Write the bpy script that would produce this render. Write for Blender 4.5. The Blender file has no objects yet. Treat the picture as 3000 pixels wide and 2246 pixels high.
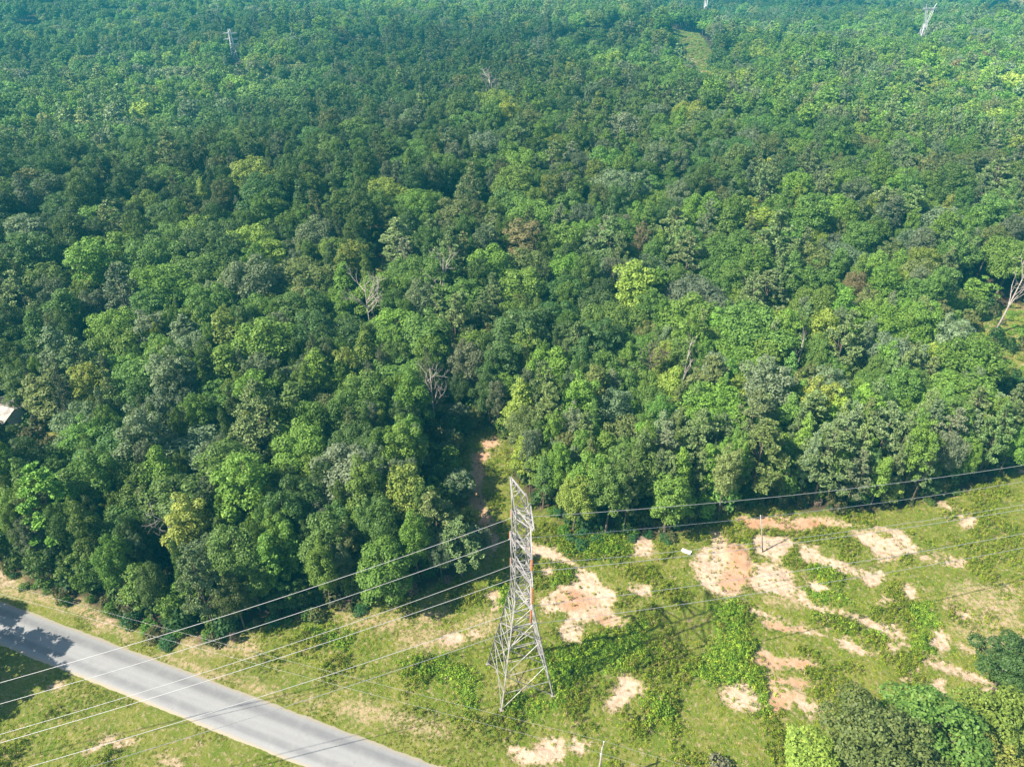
import bpy, bmesh, math, random
import numpy as np
from mathutils import Vector, Matrix

S = bpy.context.scene
C = S.collection
R = math.radians
# ------------------------------------------------------------------ camera, sky, sun, exposure
PITCH, CAM_H, FPX, IW, IH = R(34.5), 95.0, 2080.0, 3000.0, 2246.0
cam = bpy.data.cameras.new('camera'); cam_o = bpy.data.objects.new('camera', cam); C.objects.link(cam_o)
cam.sensor_width = 36.0; cam.lens = FPX / IW * 36.0; cam.clip_start = 1.0; cam.clip_end = 9000.0
cam_o.location = (0, 0, CAM_H); cam_o.rotation_euler = (R(90) - PITCH, 0, 0)
S.camera = cam_o

SUN_EL, SHADOW_AZ = R(46.0), R(20.0)          # shadows run towards +x, a little away from the camera
world = bpy.data.worlds.new('World'); S.world = world; world.use_nodes = True
nt = world.node_tree; nt.nodes.clear()
sky = nt.nodes.new('ShaderNodeTexSky'); sky.sky_type = 'NISHITA'; sky.sun_disc = False
sky.sun_elevation = SUN_EL
sdir = Vector((-math.cos(SHADOW_AZ) * math.cos(SUN_EL), -math.sin(SHADOW_AZ) * math.cos(SUN_EL), math.sin(SUN_EL)))
sky.sun_rotation = math.atan2(sdir.x, sdir.y)
bg = nt.nodes.new('ShaderNodeBackground'); bg.inputs['Strength'].default_value = 0.085
wo = nt.nodes.new('ShaderNodeOutputWorld')
nt.links.new(sky.outputs[0], bg.inputs[0]); nt.links.new(bg.outputs[0], wo.inputs[0])
sun = bpy.data.lights.new('sun', 'SUN'); sun.energy = 5.0; sun.angle = R(0.53); sun.color = (1.0, 0.94, 0.82)
sun_o = bpy.data.objects.new('sun', sun); C.objects.link(sun_o)
sun_o.rotation_euler = sdir.to_track_quat('Z', 'Y').to_euler(); sun_o.location = (0, 0, 300)
S.view_settings.view_transform = 'Standard'; S.view_settings.look = 'None'
S.view_settings.exposure = 1.35; S.view_settings.gamma = 1.0
S.cycles.max_bounces = 6; S.cycles.diffuse_bounces = 3; S.cycles.transmission_bounces = 3
S.cycles.volume_bounces = 0; S.cycles.transparent_max_bounces = 4

rng = np.random.default_rng(7); random.seed(7)

# ------------------------------------------------------------------ numeric helpers
def _hash(ix, iy, seed):
    n = (ix.astype(np.int64) * 374761393 + iy.astype(np.int64) * 668265263 + seed * 974711) & 0x7fffffff
    n = (n ^ (n >> 13)) * 1274126177 & 0x7fffffff
    return ((n ^ (n >> 16)) & 0xffff) / 65535.0
def vnoise(x, y, scale, seed=0):
    x = np.asarray(x, float) / scale; y = np.asarray(y, float) / scale
    ix, iy = np.floor(x), np.floor(y); fx, fy = x - ix, y - iy
    fx = fx * fx * (3 - 2 * fx); fy = fy * fy * (3 - 2 * fy)
    a = _hash(ix, iy, seed); b = _hash(ix + 1, iy, seed); c = _hash(ix, iy + 1, seed); d = _hash(ix + 1, iy + 1, seed)
    return (a * (1 - fx) + b * fx) * (1 - fy) + (c * (1 - fx) + d * fx) * fy
def fbm(x, y, scale, seed=0, oct=3):
    t, amp, tot = 0, 1.0, 0
    for k in range(oct):
        t = t + amp * vnoise(x, y, scale / 2 ** k, seed + 17 * k); tot += amp; amp *= 0.5
    return t / tot
def sstep(a, b, x):
    t = np.clip((np.asarray(x, float) - a) / (b - a), 0, 1); return t * t * (3 - 2 * t)

def terrain(x, y):
    x = np.asarray(x, float); y = np.asarray(y, float)
    far = sstep(125, 330, np.hypot(x * 0.6, y))
    roll = (fbm(x + 900, y + 900, 250, 3, 2) - 0.5) * 54 * far
    return roll - 10 * sstep(330, 850, y)

def pray(px, py):
    vx, vz = (px - IW / 2) / FPX, -(py - IH / 2) / FPX
    c, s = math.cos(PITCH), math.sin(PITCH)
    return np.array([vx, c + vz * s, -s + vz * c])
def gnd(px, py, z=0.0, follow=True):
    """point of the ground (or of a level z above it) that a photo pixel looks at"""
    d = pray(px, py); zz = z
    for _ in range(12 if follow else 1):
        t = (CAM_H - zz) / -d[2]; p = d[:2] * t
        zz = z + (float(terrain(p[0], p[1])) if follow else 0)
    return p
def project(P):
    c, s = math.cos(PITCH), math.sin(PITCH)
    x, y, z = P[..., 0], P[..., 1], P[..., 2] - CAM_H
    d = y * c - z * s; up = y * s + z * c
    return IW / 2 + FPX * x / d, IH / 2 - FPX * up / d
def wpoly(pts): return np.array([gnd(*p) for p in pts])
def inside(poly, x, y):
    x = np.asarray(x); y = np.asarray(y); r = np.zeros(x.shape, bool); n = len(poly)
    for i in range(n):
        x1, y1 = poly[i]; x2, y2 = poly[(i + 1) % n]
        if y1 == y2: continue
        c = ((y1 > y) != (y2 > y)) & (x < (x2 - x1) * (y - y1) / (y2 - y1) + x1); r ^= c
    return r
def sdist(poly, x, y):
    """signed distance, positive inside"""
    x = np.asarray(x, float); y = np.asarray(y, float); best = np.full(x.shape, 1e9); n = len(poly)
    for i in range(n):
        a = poly[i]; b = poly[(i + 1) % n] - a
        L = max(b @ b, 1e-9); t = np.clip(((x - a[0]) * b[0] + (y - a[1]) * b[1]) / L, 0, 1)
        best = np.minimum(best, np.hypot(x - a[0] - t * b[0], y - a[1] - t * b[1]))
    return np.where(inside(poly, x, y), best, -best)

# ------------------------------------------------------------------ object helpers
def tag(o, label=None, cat=None, group=None, kind=None):
    if label: o['label'] = label
    if cat: o['category'] = cat
    if group: o['group'] = group
    if kind: o['kind'] = kind
    return o
def empty(name, loc=(0, 0, 0), rz=0.0):
    o = bpy.data.objects.new(name, None); C.objects.link(o); o.location = loc; o.rotation_euler = (0, 0, rz)
    o.empty_display_size = 0.5; return o
def mesh_from(name, v, f, mat=None, smooth=False):
    me = bpy.data.meshes.new(name); me.from_pydata([tuple(p) for p in v], [], [tuple(q) for q in f]); me.update()
    if mat: me.materials.append(mat)
    if smooth: me.polygons.foreach_set('use_smooth', [True] * len(me.polygons))
    return me
def obj(name, me, parent=None, link=True):
    o = bpy.data.objects.new(name, me)
    if link: C.objects.link(o)
    if parent: o.parent = parent
    return o
class MB:
    def __init__(s): s.v = []; s.f = []
    def add(s, v, f):
        n = len(s.v); s.v += [tuple(p) for p in v]; s.f += [tuple(i + n for i in q) for q in f]
    def tube(s, pts, rads, sides=6, cap=True):
        pts = [Vector(p) for p in pts]; v = []; f = []
        for i, p in enumerate(pts):
            d = (pts[min(i + 1, len(pts) - 1)] - pts[max(i - 1, 0)]).normalized()
            a = d.orthogonal().normalized() if abs(d.z) > 0.9 else d.cross(Vector((0, 0, 1))).normalized()
            if abs(d.z) > 0.9: a = Vector((1, 0, 0)) - d * d.x; a.normalize()
            b = d.cross(a)
            for k in range(sides):
                t = 2 * math.pi * k / sides; v.append(p + (a * math.cos(t) + b * math.sin(t)) * rads[i])
        for i in range(len(pts) - 1):
            for k in range(sides):
                f.append((i * sides + k, i * sides + (k + 1) % sides, (i + 1) * sides + (k + 1) % sides, (i + 1) * sides + k))
        if cap:
            f.append(tuple(range(sides))[::-1]); f.append(tuple(range((len(pts) - 1) * sides, len(pts) * sides)))
        s.add(v, f)
    def box(s, c, d, rz=0):
        cx, cy, cz = c; m = Matrix.Rotation(rz, 3, 'Z'); v = []
        for z in (-1, 1):
            for y in (-1, 1):
                for x in (-1, 1):
                    v.append(Vector((cx, cy, cz)) + m @ Vector((x * d[0] / 2, y * d[1] / 2, z * d[2] / 2)))
        s.add(v, [(0, 2, 3, 1), (4, 5, 7, 6), (0, 1, 5, 4), (2, 6, 7, 3), (0, 4, 6, 2), (1, 3, 7, 5)])
    def angle(s, a, b, w, t=None):
        """L-shaped steel angle from a to b"""
        a = Vector(a); b = Vector(b); d = (b - a).normalized(); t = t or w * 0.22
        u = d.cross(Vector((0, 0, 1))); u = u.normalized() if u.length > 0.05 else Vector((1, 0, 0)); q = d.cross(u)
        prof = [(0, 0), (w, 0), (w, t), (t, t), (t, w), (0, w)]
        v = [p + u * (x - w / 2) + q * (y - w / 2) for p in (a, b) for x, y in prof]
        f = [(k, (k + 1) % 6, 6 + (k + 1) % 6, 6 + k) for k in range(6)] + [(5, 4, 3, 2, 1, 0), (6, 7, 8, 9, 10, 11)]
        s.add(v, f)
    def mesh(s, name, mat, smooth=False): return mesh_from(name, s.v, s.f, mat, smooth)

# ------------------------------------------------------------------ materials
def newmat(name):
    m = bpy.data.materials.new(name); m.use_nodes = True; n = m.node_tree; n.nodes.clear()
    out = n.nodes.new('ShaderNodeOutputMaterial'); return m, n, out
def N(n, t, **kw):
    k = n.nodes.new(t)
    for a, b in kw.items(): setattr(k, a, b)
    return k
def noise_node(n, scale, detail=3, rough=0.55, vec=None):
    k = N(n, 'ShaderNodeTexNoise'); k.inputs['Scale'].default_value = scale; k.inputs['Detail'].default_value = detail
    k.inputs['Roughness'].default_value = rough
    if vec is not None: n.links.new(vec, k.inputs['Vector'])
    return k
def mixc(n, fac, a, b, mode='MIX'):
    k = N(n, 'ShaderNodeMix', data_type='RGBA', blend_type=mode)
    for sock, val in ((0, fac), (6, a), (7, b)):
        if hasattr(val, 'links') or isinstance(val, bpy.types.NodeSocket): n.links.new(val, k.inputs[sock])
        elif sock == 0: k.inputs[0].default_value = val
        else: k.inputs[sock].default_value = (*val, 1) if len(val) == 3 else val
    return k.outputs[2]
def mapr(n, v, a, b, c=0.0, d=1.0, smooth=True):
    k = N(n, 'ShaderNodeMapRange', interpolation_type='SMOOTHSTEP' if smooth else 'LINEAR')
    n.links.new(v, k.inputs[0])
    for i, q in enumerate((a, b, c, d)): k.inputs[i + 1].default_value = q
    return k.outputs[0]
def math_n(n, op, a, b=None):
    k = N(n, 'ShaderNodeMath', operation=op)
    for i, q in enumerate((a, b)):
        if q is None: continue
        if isinstance(q, bpy.types.NodeSocket): n.links.new(q, k.inputs[i])
        else: k.inputs[i].default_value = q
    return k.outputs[0]
def principled(n, out, color, rough=0.8, spec=0.2, metal=0.0, bump=None, bdist=0.05, bstr=0.5):
    p = N(n, 'ShaderNodeBsdfPrincipled')
    if isinstance(color, bpy.types.NodeSocket): n.links.new(color, p.inputs['Base Color'])
    else: p.inputs['Base Color'].default_value = (*color, 1)
    p.inputs['Roughness'].default_value = rough; p.inputs['Specular IOR Level'].default_value = spec; p.inputs['Metallic'].default_value = metal
    if bump is not None:
        b = N(n, 'ShaderNodeBump'); b.inputs['Strength'].default_value = bstr; b.inputs['Distance'].default_value = bdist
        n.links.new(bump, b.inputs['Height']); n.links.new(b.outputs[0], p.inputs['Normal'])
    n.links.new(p.outputs[0], out.inputs[0]); return p
def simple_mat(name, col, var=0.25, scale=3.0, rough=0.75, spec=0.2, metal=0.0, bump=0.02):
    m, n, out = newmat(name); tc = N(n, 'ShaderNodeTexCoord'); nz = noise_node(n, scale, 4, 0.6, tc.outputs['Object'])
    f = mapr(n, nz.outputs[0], 0.3, 0.7)
    c = mixc(n, f, [q * (1 - var) for q in col], [min(1, q * (1 + var)) for q in col])
    principled(n, out, c, rough, spec, metal, nz.outputs[0], bump); return m

def leaf_mat(name, trans=0.36, rough=0.55, spec=0.25):
    m, n, out = newmat(name)
    at = N(n, 'ShaderNodeAttribute', attribute_type='INSTANCER', attribute_name='tint')
    lv = N(n, 'ShaderNodeAttribute', attribute_type='GEOMETRY', attribute_name='leafv')
    b = mapr(n, lv.outputs['Fac'], 0, 1, 0.66, 1.42, False)
    hue = N(n, 'ShaderNodeHueSaturation'); n.links.new(at.outputs['Color'], hue.inputs['Color']); n.links.new(b, hue.inputs['Value'])
    hs = mapr(n, lv.outputs['Fac'], 0, 1, 0.515, 0.487, False); n.links.new(hs, hue.inputs['Hue'])
    p = N(n, 'ShaderNodeBsdfPrincipled'); n.links.new(hue.outputs[0], p.inputs['Base Color'])
    p.inputs['Roughness'].default_value = rough; p.inputs['Specular IOR Level'].default_value = spec
    t = N(n, 'ShaderNodeBsdfTranslucent'); n.links.new(mixc(n, 0.5, hue.outputs[0], (0.16, 0.22, 0.02)), t.inputs['Color'])
    mx = N(n, 'ShaderNodeMixShader'); mx.inputs[0].default_value = trans
    n.links.new(p.outputs[0], mx.inputs[1]); n.links.new(t.outputs[0], mx.inputs[2]); n.links.new(mx.outputs[0], out.inputs[0])
    return m
M_LEAF = leaf_mat('leaf'); M_NEEDLE = leaf_mat('needle', 0.12, 0.6, 0.2); M_WEED = leaf_mat('weed', 0.3, 0.6, 0.15)
M_BARK = simple_mat('bark', (0.13, 0.10, 0.075), 0.45, 2.5, 0.9, 0.1, bump=0.04)
M_PALEBARK = simple_mat('pale_bark', (0.34, 0.29, 0.25), 0.3, 2.5, 0.85, 0.1, bump=0.03)
M_STEEL = simple_mat('galvanised_steel', (0.34, 0.31, 0.29), 0.3, 0.8, 0.55, 0.4, 0.25, 0.004)
M_WIRE = simple_mat('aluminium_wire', (0.36, 0.35, 0.345), 0.08, 0.5, 0.45, 0.5, 0.3, 0.0)
M_INSUL = simple_mat('brown_porcelain', (0.32, 0.13, 0.05), 0.2, 3, 0.35, 0.5)
M_POLE = simple_mat('weathered_pole', (0.30, 0.26, 0.22), 0.25, 4, 0.85, 0.1)
M_WHITE = simple_mat('white_metal_sheet', (0.78, 0.78, 0.77), 0.1, 2, 0.5, 0.3)
M_ROOF = simple_mat('pale_roof', (0.30, 0.27, 0.24), 0.35, 1.2, 0.7, 0.2)
M_SIDING = simple_mat('siding', (0.66, 0.64, 0.60), 0.1, 1.5, 0.7, 0.2)
M_GLASS = simple_mat('dark_window', (0.03, 0.035, 0.04), 0.2, 2, 0.15, 0.5)
M_CONC = simple_mat('concrete', (0.24, 0.22, 0.19), 0.2, 4, 0.9, 0.1)

# ------------------------------------------------------------------ layout in photo pixels, turned into ground points
def z3(L): return [(1900 + x / 1.957, 1400 + y / 1.957) for x, y in L]      # read off an enlarged view of the right field
def z4(L): return [(900 + x / 2.212, 1500 + y / 2.212) for x, y in L]       # ... of the ground round the tower
def z2(L): return [(x / 2.212, 1600 + y / 2.212) for x, y in L]             # ... of the roadside
def ell(cx, cy, rx, ry, n=10): return [(cx + rx * math.cos(2 * math.pi * k / n), cy + ry * math.sin(2 * math.pi * k / n)) for k in range(n)]

FIELD = wpoly([(-900, 1350), (-300, 1560), (0, 1665), (130, 1735), (330, 1795), (480, 1872), (640, 1880), (720, 1845), (900, 1800), (1050, 1765), (1200, 1735),
               (1320, 1700), (1400, 1640), (1388, 1560), (1355, 1500), (1335, 1400), (1350, 1290), (1410, 1255), (1480, 1280),
               (1510, 1400), (1560, 1490), (1620, 1500), (1680, 1560), (1850, 1575), (1960, 1570), (2080, 1530), (2170, 1480), (2300, 1490), (2450, 1500),
               (2620, 1490), (2760, 1465), (2870, 1425), (3000, 1370), (3300, 1270), (3900, 1130), (5200, 1500), (4800, 3300), (-1800, 3300)])
PATH = wpoly([(1440, 1640), (1400, 1540), (1372, 1450), (1378, 1360), (1410, 1290), (1465, 1275), (1470, 1300), (1420, 1340), (1410, 1420), (1440, 1500), (1480, 1590), (1520, 1630), (1500, 1660)])
CLEAR = [wpoly(q) for q in (
    [(2840, 930), (2940, 900), (3100, 880), (3120, 1130), (2960, 1120), (2870, 1050)],
    [(1945, 85), (2045, 100), (2100, 200), (2095, 265), (2025, 265), (2018, 180), (1945, 125)],
    [(1765, 115), (1800, 100), (1800, 132), (1770, 135)], [(2845, 55), (3000, 22), (3000, 36), (2860, 64)],
    [(100, 1268), (150, 1262), (250, 1290), (260, 1335), (190, 1330), (110, 1300)], [(-160, 1190), (90, 1190), (105, 1285), (-160, 1290)],
    [(1270, 625), (1350, 615), (1380, 680), (1300, 690)], [(1400, 620), (1460, 620), (1470, 690), (1410, 690)],
    [(1070, 760), (1150, 750), (1180, 870), (1090, 880)], [(255, 1010), (370, 1000), (330, 1085), (240, 1090)],
    [(730, 1410), (830, 1420), (820, 1490), (740, 1500)], [(2440, 1150), (2520, 1140), (2530, 1210), (2460, 1215)],
    [(860, 270), (900, 280), (880, 310), (850, 300)], [(1430, 200), (1455, 200), (1450, 235), (1425, 235)],
    [(1540, 165), (1700, 115), (1850, 78), (1960, 66), (1960, 84), (1850, 100), (1720, 140), (1560, 185)], [(970, 150), (1130, 138), (1130, 170), (980, 180)], [(60, 105), (135, 98), (130, 140), (60, 145)], [(2330, 40), (2640, 46), (2640, 64), (2330, 58)])]
PALE = [z3(q) for q in (
    [(370, 310), (450, 330), (520, 370), (560, 420), (600, 470), (700, 510), (780, 540), (850, 600), (880, 680), (750, 660), (640, 640), (560, 620), (500, 680), (400, 690), (340, 640), (280, 590), (240, 540), (240, 490), (290, 430), (350, 380)],
    [(590, 330), (700, 330), (800, 350), (820, 380), (760, 430), (720, 460), (650, 430), (600, 390)],
    [(880, 385), (980, 390), (1000, 430), (1060, 480), (1150, 520), (1190, 550), (1120, 560), (1050, 520), (980, 490), (900, 500), (870, 450)],
    [(1170, 310), (1300, 330), (1420, 310), (1500, 340), (1550, 390), (1480, 420), (1420, 460), (1340, 490), (1290, 440), (1240, 380)],
    [(860, 520), (930, 580), (1020, 630), (960, 640), (890, 590)], [(1230, 550), (1330, 540), (1320, 600), (1270, 610)],
    [(550, 700), (620, 740), (700, 760), (760, 800), (700, 810), (640, 800), (580, 770)],
    [(900, 720), (990, 745), (1150, 765), (1250, 795), (1310, 835), (1250, 855), (1150, 815), (1000, 775)],
    [(1330, 820), (1420, 830), (1455, 880), (1400, 895), (1340, 870)],
    [(870, 862), (1000, 882), (1130, 925), (1200, 965), (1310, 1005), (1290, 1030), (1180, 985), (1050, 928), (900, 895)],
    [(410, 1190), (560, 1195), (600, 1250), (600, 1320), (500, 1310), (430, 1260)],
    [(820, 1240), (930, 1280), (1030, 1285), (1040, 1345), (900, 1355), (820, 1330)], ell(1665, 930, 46, 44),
    [(1390, 965), (1418, 980), (1398, 1062), (1368, 1050)], [(1470, 1090), (1560, 1100), (1500, 1130), (1440, 1178), (1410, 1165), (1470, 1130)],
    [(1350, 680), (1420, 690), (1380, 720), (1300, 740), (1310, 700)], [(1490, 620), (1525, 630), (1510, 690), (1480, 670)],
    [(1690, 740), (1830, 780), (1830, 792), (1700, 752)], [(2010, 600), (2100, 630), (2050, 645)], [(1800, 210), (1850, 220), (1860, 280), (1800, 290)],
    [(1650, 1150), (1690, 1170), (1690, 1230), (1650, 1220)])] + [z4(q) for q in (
    [(1440, 200), (1560, 222), (1700, 300), (1850, 410), (1990, 540), (1960, 570), (1840, 490), (1700, 360), (1560, 300), (1470, 260)],
    [(1500, 350), (1630, 335), (1570, 445), (1510, 430)],
    [(1620, 500), (1750, 440), (1900, 470), (2000, 560), (1940, 620), (2060, 690), (1990, 750), (1900, 730), (1800, 700), (1700, 720), (1680, 650), (1560, 630), (1510, 575), (1560, 540)],
    [(1690, 700), (1765, 760), (1775, 865), (1700, 825), (1665, 790)], ell(940, 815, 74, 54), ell(1090, 795, 26, 20),
    [(1160, 540), (1220, 530), (1240, 600), (1215, 625), (1190, 580)],
    [(2060, 1060), (2170, 1130), (2160, 1160), (2050, 1180), (2070, 1230), (1990, 1300), (1930, 1260), (1960, 1200), (2040, 1120)],
    [(1310, 1510), (1440, 1545), (1480, 1485), (1590, 1450), (1640, 1500), (1640, 1570), (1670, 1625), (1560, 1600), (1420, 1605), (1350, 1570)],
    [(1740, 1470), (1820, 1500), (1780, 1550), (1720, 1530)], [(1720, 1340), (1810, 1380), (1720, 1400)], [(2110, 150), (2230, 130), (2240, 280), (2110, 285)],
    [(2100, 500), (2212, 480), (2212, 520), (2130, 530)])] + [z2(q) for q in (
    [(560, 1335), (700, 1240), (860, 1258), (800, 1280), (700, 1275)], [(1000, 1375), (1110, 1380), (1150, 1415), (1060, 1410)],
    [(640, 470), (720, 440), (800, 515), (760, 530)], [(0, 120), (60, 170), (40, 240), (-40, 200)], [(350, 905), (440, 885), (400, 915)], [(1240, 1250), (1290, 1270), (1280, 1310)])]
CLAY = [z3(q) for q in (
    [(440, 350), (560, 380), (600, 470), (580, 620), (480, 650), (400, 600), (440, 470)], [(580, 780), (640, 800), (760, 820), (880, 850), (870, 880), (760, 885), (640, 835)],
    [(640, 970), (720, 1010), (850, 1035), (980, 1065), (900, 1088), (700, 1082), (565, 1072), (580, 1040)],
    [(680, 1180), (740, 1230), (840, 1240), (840, 1340), (720, 1340), (700, 1280)], [(570, 1090), (700, 1145), (900, 1162), (1010, 1160), (880, 1176), (700, 1158)],
    [(1010, 840), (1060, 865), (1000, 880)], [(520, 215), (1010, 222), (1090, 270), (850, 300), (560, 300)])] + [z4(q) for q in (
    [(1640, 520), (1760, 500), (1850, 560), (1800, 620), (1700, 640), (1600, 590)], [(1800, 640), (1960, 650), (2000, 720), (1880, 725)])] + [
    [(1440, 1640), (1400, 1540), (1372, 1450), (1382, 1360), (1410, 1290), (1455, 1280), (1460, 1300), (1420, 1340), (1405, 1420), (1425, 1500), (1460, 1590)]]
LUSH = [z3(q) for q in (
    [(370, 700), (480, 710), (560, 780), (610, 900), (630, 980), (580, 1080), (640, 1130), (710, 1240), (690, 1310), (600, 1310), (590, 1200), (430, 1180), (300, 1150), (260, 1080), (330, 980), (370, 900), (350, 780)],
    [(930, 660), (1080, 650), (1180, 700), (1100, 725), (960, 710)], [(890, 500), (1000, 520), (1080, 580), (960, 590)], [(980, 790), (1200, 850), (1330, 900), (1180, 880)],
    [(1540, 720), (1620, 740), (1600, 980), (1540, 960)], [(0, 1280), (160, 1290), (150, 1400), (0, 1400)])] + [z4(q) for q in (
    [(640, 1000), (900, 960), (1060, 1030), (1120, 1120), (1080, 1270), (1000, 1260), (960, 1120), (680, 1060)],
    [(1500, 950), (1900, 820), (2212, 740), (2212, 950), (1900, 1020), (1700, 1200), (1640, 1290), (1500, 1330), (1330, 1300), (1300, 1220), (1580, 1180)],
    [(1640, 200), (1950, 180), (2080, 150), (2100, 260), (1800, 310), (1680, 290)], [(1600, 370), (1740, 360), (1760, 420), (1580, 480)], [(60, 760), (300, 800), (260, 880), (60, 850)],
    [(1220, 480), (1310, 480), (1290, 600), (1230, 600)])]
DRY = [z4(q) for q in ([(230, 640), (480, 640), (700, 660), (900, 620), (1000, 640), (900, 720), (500, 760), (240, 740)], [(600, 740), (900, 740), (1220, 640), (1180, 800), (1000, 860), (780, 900), (560, 860)],
    [(1210, 1110), (1400, 1060), (1430, 1110), (1330, 1160), (1220, 1150)], [(0, 1180), (500, 1260), (900, 1420), (600, 1400), (0, 1240)])] + [z2(q) for q in (
    [(0, 150), (300, 250), (500, 290), (700, 420), (800, 530), (900, 620), (700, 560), (400, 380), (0, 300)], [(1050, 560), (1300, 580), (1640, 600), (1640, 700), (1360, 720), (1080, 640)],
    [(1040, 690), (1340, 800), (1720, 920), (2212, 1080), (2212, 1100), (1700, 940), (1300, 820)])] + [z3(q) for q in (
    [(1680, 600), (2000, 620), (2153, 640), (2153, 1000), (1900, 980), (1760, 860)], [(640, 650), (900, 700), (860, 740), (680, 720)])]
PALE, CLAY, LUSH, DRY = [[wpoly(q) for q in L] for L in (PALE, CLAY, LUSH, DRY)]

# road axis on the ground from its two edges
u1, u2, l1, l2 = gnd(316, 1880), gnd(1000, 2138), gnd(181, 1957), gnd(895, 2246)
rd = (u2 - u1) / np.linalg.norm(u2 - u1); rn = np.array([-rd[1], rd[0]])
ROAD_W = abs(((l1 + l2) / 2 - u1) @ rn); RC = u1 - rn * ROAD_W / 2
def road_d(x, y): return np.abs((np.asarray(x) - RC[0]) * rn[0] + (np.asarray(y) - RC[1]) * rn[1])

TW = np.array([1.124, 61.37]); LAZ = R(14.5); TAZ = R(16.5)
ldir = np.array([math.cos(LAZ), math.sin(LAZ)]); tdx = np.array([math.cos(TAZ), math.sin(TAZ)]); tdy = np.array([-tdx[1], tdx[0]])

def fields(x, y):
    x = np.asarray(x, float); y = np.asarray(y, float); shp = x.shape; x = x.ravel(); y = y.ravel()
    nz = (fbm(x, y, 2.6, 11, 3) - 0.5)
    def acc(polys, soft, amp):
        r = np.zeros(x.shape)
        for P in polys:
            m = (x > P[:, 0].min() - 3) & (x < P[:, 0].max() + 3) & (y > P[:, 1].min() - 3) & (y < P[:, 1].max() + 3)
            if m.any(): r[m] = np.maximum(r[m], sstep(-soft, soft, sdist(P, x[m], y[m]) + .1 + nz[m] * amp))
        return r
    clay = acc(CLAY, 1.0, 2.6); sand = np.maximum(acc(PALE, 1.0, 3.0), clay * 0.95); lush = acc(LUSH, 2.0, 4.0); dry = acc(DRY, 1.2, 3.0)
    ur = (x - RC[0]) * rd[0] + (y - RC[1]) * rd[1]; vr = (x - RC[0]) * rn[0] + (y - RC[1]) * rn[1]
    stk = fbm(ur / 3.2, vr, 3.0, 131, 4); stm = sstep(20, 30, vr) * sstep(22, 40, x) * (1 - lush)
    sand = np.maximum(sand, sstep(.58, .74, stk) * stm * .75)
    fld = sstep(-1.6, 1.2, sdist(FIELD, x, y) + nz * 3)
    for P in CLEAR: 
        m = (x > P[:, 0].min() - 3) & (x < P[:, 0].max() + 3) & (y > P[:, 1].min() - 3) & (y < P[:, 1].max() + 3)
        if m.any() and y[m].mean() > 0: fld[m] = np.maximum(fld[m], sstep(-1, 1, sdist(P, x[m], y[m])))
    return [q.reshape(shp) for q in (sand, clay, lush, dry, fld)]

# ------------------------------------------------------------------ ground: one sheet out to the horizon
def grow(a, step, end, k=1.13):
    r = []; s = step
    while a < end: s *= k; a += s; r.append(a)
    return r
gx = list(np.arange(-100, 125.01, 0.5)); gx = [-q for q in grow(100, .5, 3200)][::-1] + gx + grow(125, .5, 3200)
gy = list(np.arange(36, 132.01, 0.5)); gy = [-q for q in grow(-36, .5, 600)][::-1] + gy + grow(132, .5, 3600, 1.1)
GX, GY = np.meshgrid(np.array(gx), np.array(gy)); ny, nx = GX.shape
sand, clay, lush, dry, fld = fields(GX, GY)
near = sstep(4.6, 8.0, road_d(GX, GY))
GZ = terrain(GX, GY) + near * (fbm(GX, GY, 9, 21, 3) - 0.5) * 0.55 * (GY < 400) - near * sand * 0.16 + near * sand * (fbm(((GX - RC[0]) * rd[0] + (GY - RC[1]) * rd[1]) / 3.0, (GX - RC[0]) * rn[0] + (GY - RC[1]) * rn[1], 1.5, 5, 3) - 0.5) * 0.75
mnd = gnd(2158, 1628); q = np.hypot((GX - mnd[0]) / 2.6, (GY - mnd[1]) / 3.6)                  # low clay bank with an undercut edge
GZ = GZ + 0.5 * sstep(1.0, 0.6, q)
verts = np.stack([GX.ravel(), GY.ravel(), GZ.ravel()], 1)
idx = np.arange(ny * nx).reshape(ny, nx)
quads = np.stack([idx[:-1, :-1], idx[:-1, 1:], idx[1:, 1:], idx[1:, :-1]], -1).reshape(-1, 4)
gme = bpy.data.meshes.new('ground'); gme.vertices.add(len(verts)); gme.vertices.foreach_set('co', verts.ravel())
gme.loops.add(quads.size); gme.loops.foreach_set('vertex_index', quads.ravel())
gme.polygons.add(len(quads)); gme.polygons.foreach_set('loop_start', np.arange(0, quads.size, 4)); gme.polygons.foreach_set('loop_total', np.full(len(quads), 4))
gme.update(); gme.polygons.foreach_set('use_smooth', np.ones(len(quads), bool))
ca = gme.color_attributes.new('cover', 'FLOAT_COLOR', 'POINT')
ca.data.foreach_set('color', np.stack([sand, clay, lush, dry], -1).reshape(-1).astype(np.float32))
fa = gme.attributes.new('open', 'FLOAT', 'POINT'); fa.data.foreach_set('value', fld.ravel().astype(np.float32))
m, n, out = newmat('ground')
geo = N(n, 'ShaderNodeNewGeometry'); pos = geo.outputs['Position']
a1 = N(n, 'ShaderNodeAttribute', attribute_name='cover'); a2 = N(n, 'ShaderNodeAttribute', attribute_name='open')
sep = N(n, 'ShaderNodeSeparateColor'); n.links.new(a1.outputs['Color'], sep.inputs[0])
n1 = noise_node(n, 0.22, 4, 0.6, pos); n2 = noise_node(n, 1.4, 5, 0.7, pos); n3 = noise_node(n, 6.0, 4, 0.7, pos); n4 = noise_node(n, 0.07, 2, 0.5, pos)
grass = mixc(n, mapr(n, n1.outputs[0], 0.35, 0.65), (0.095, 0.130, 0.016), (0.155, 0.160, 0.032))
grass = mixc(n, mapr(n, n2.outputs[0], 0.5, 0.72), grass, (0.21, 0.175, 0.075))
grass = mixc(n, mapr(n, n3.outputs[0], 0.52, 0.75, 0, 0.6), grass, (0.055, 0.07, 0.016))
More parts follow.
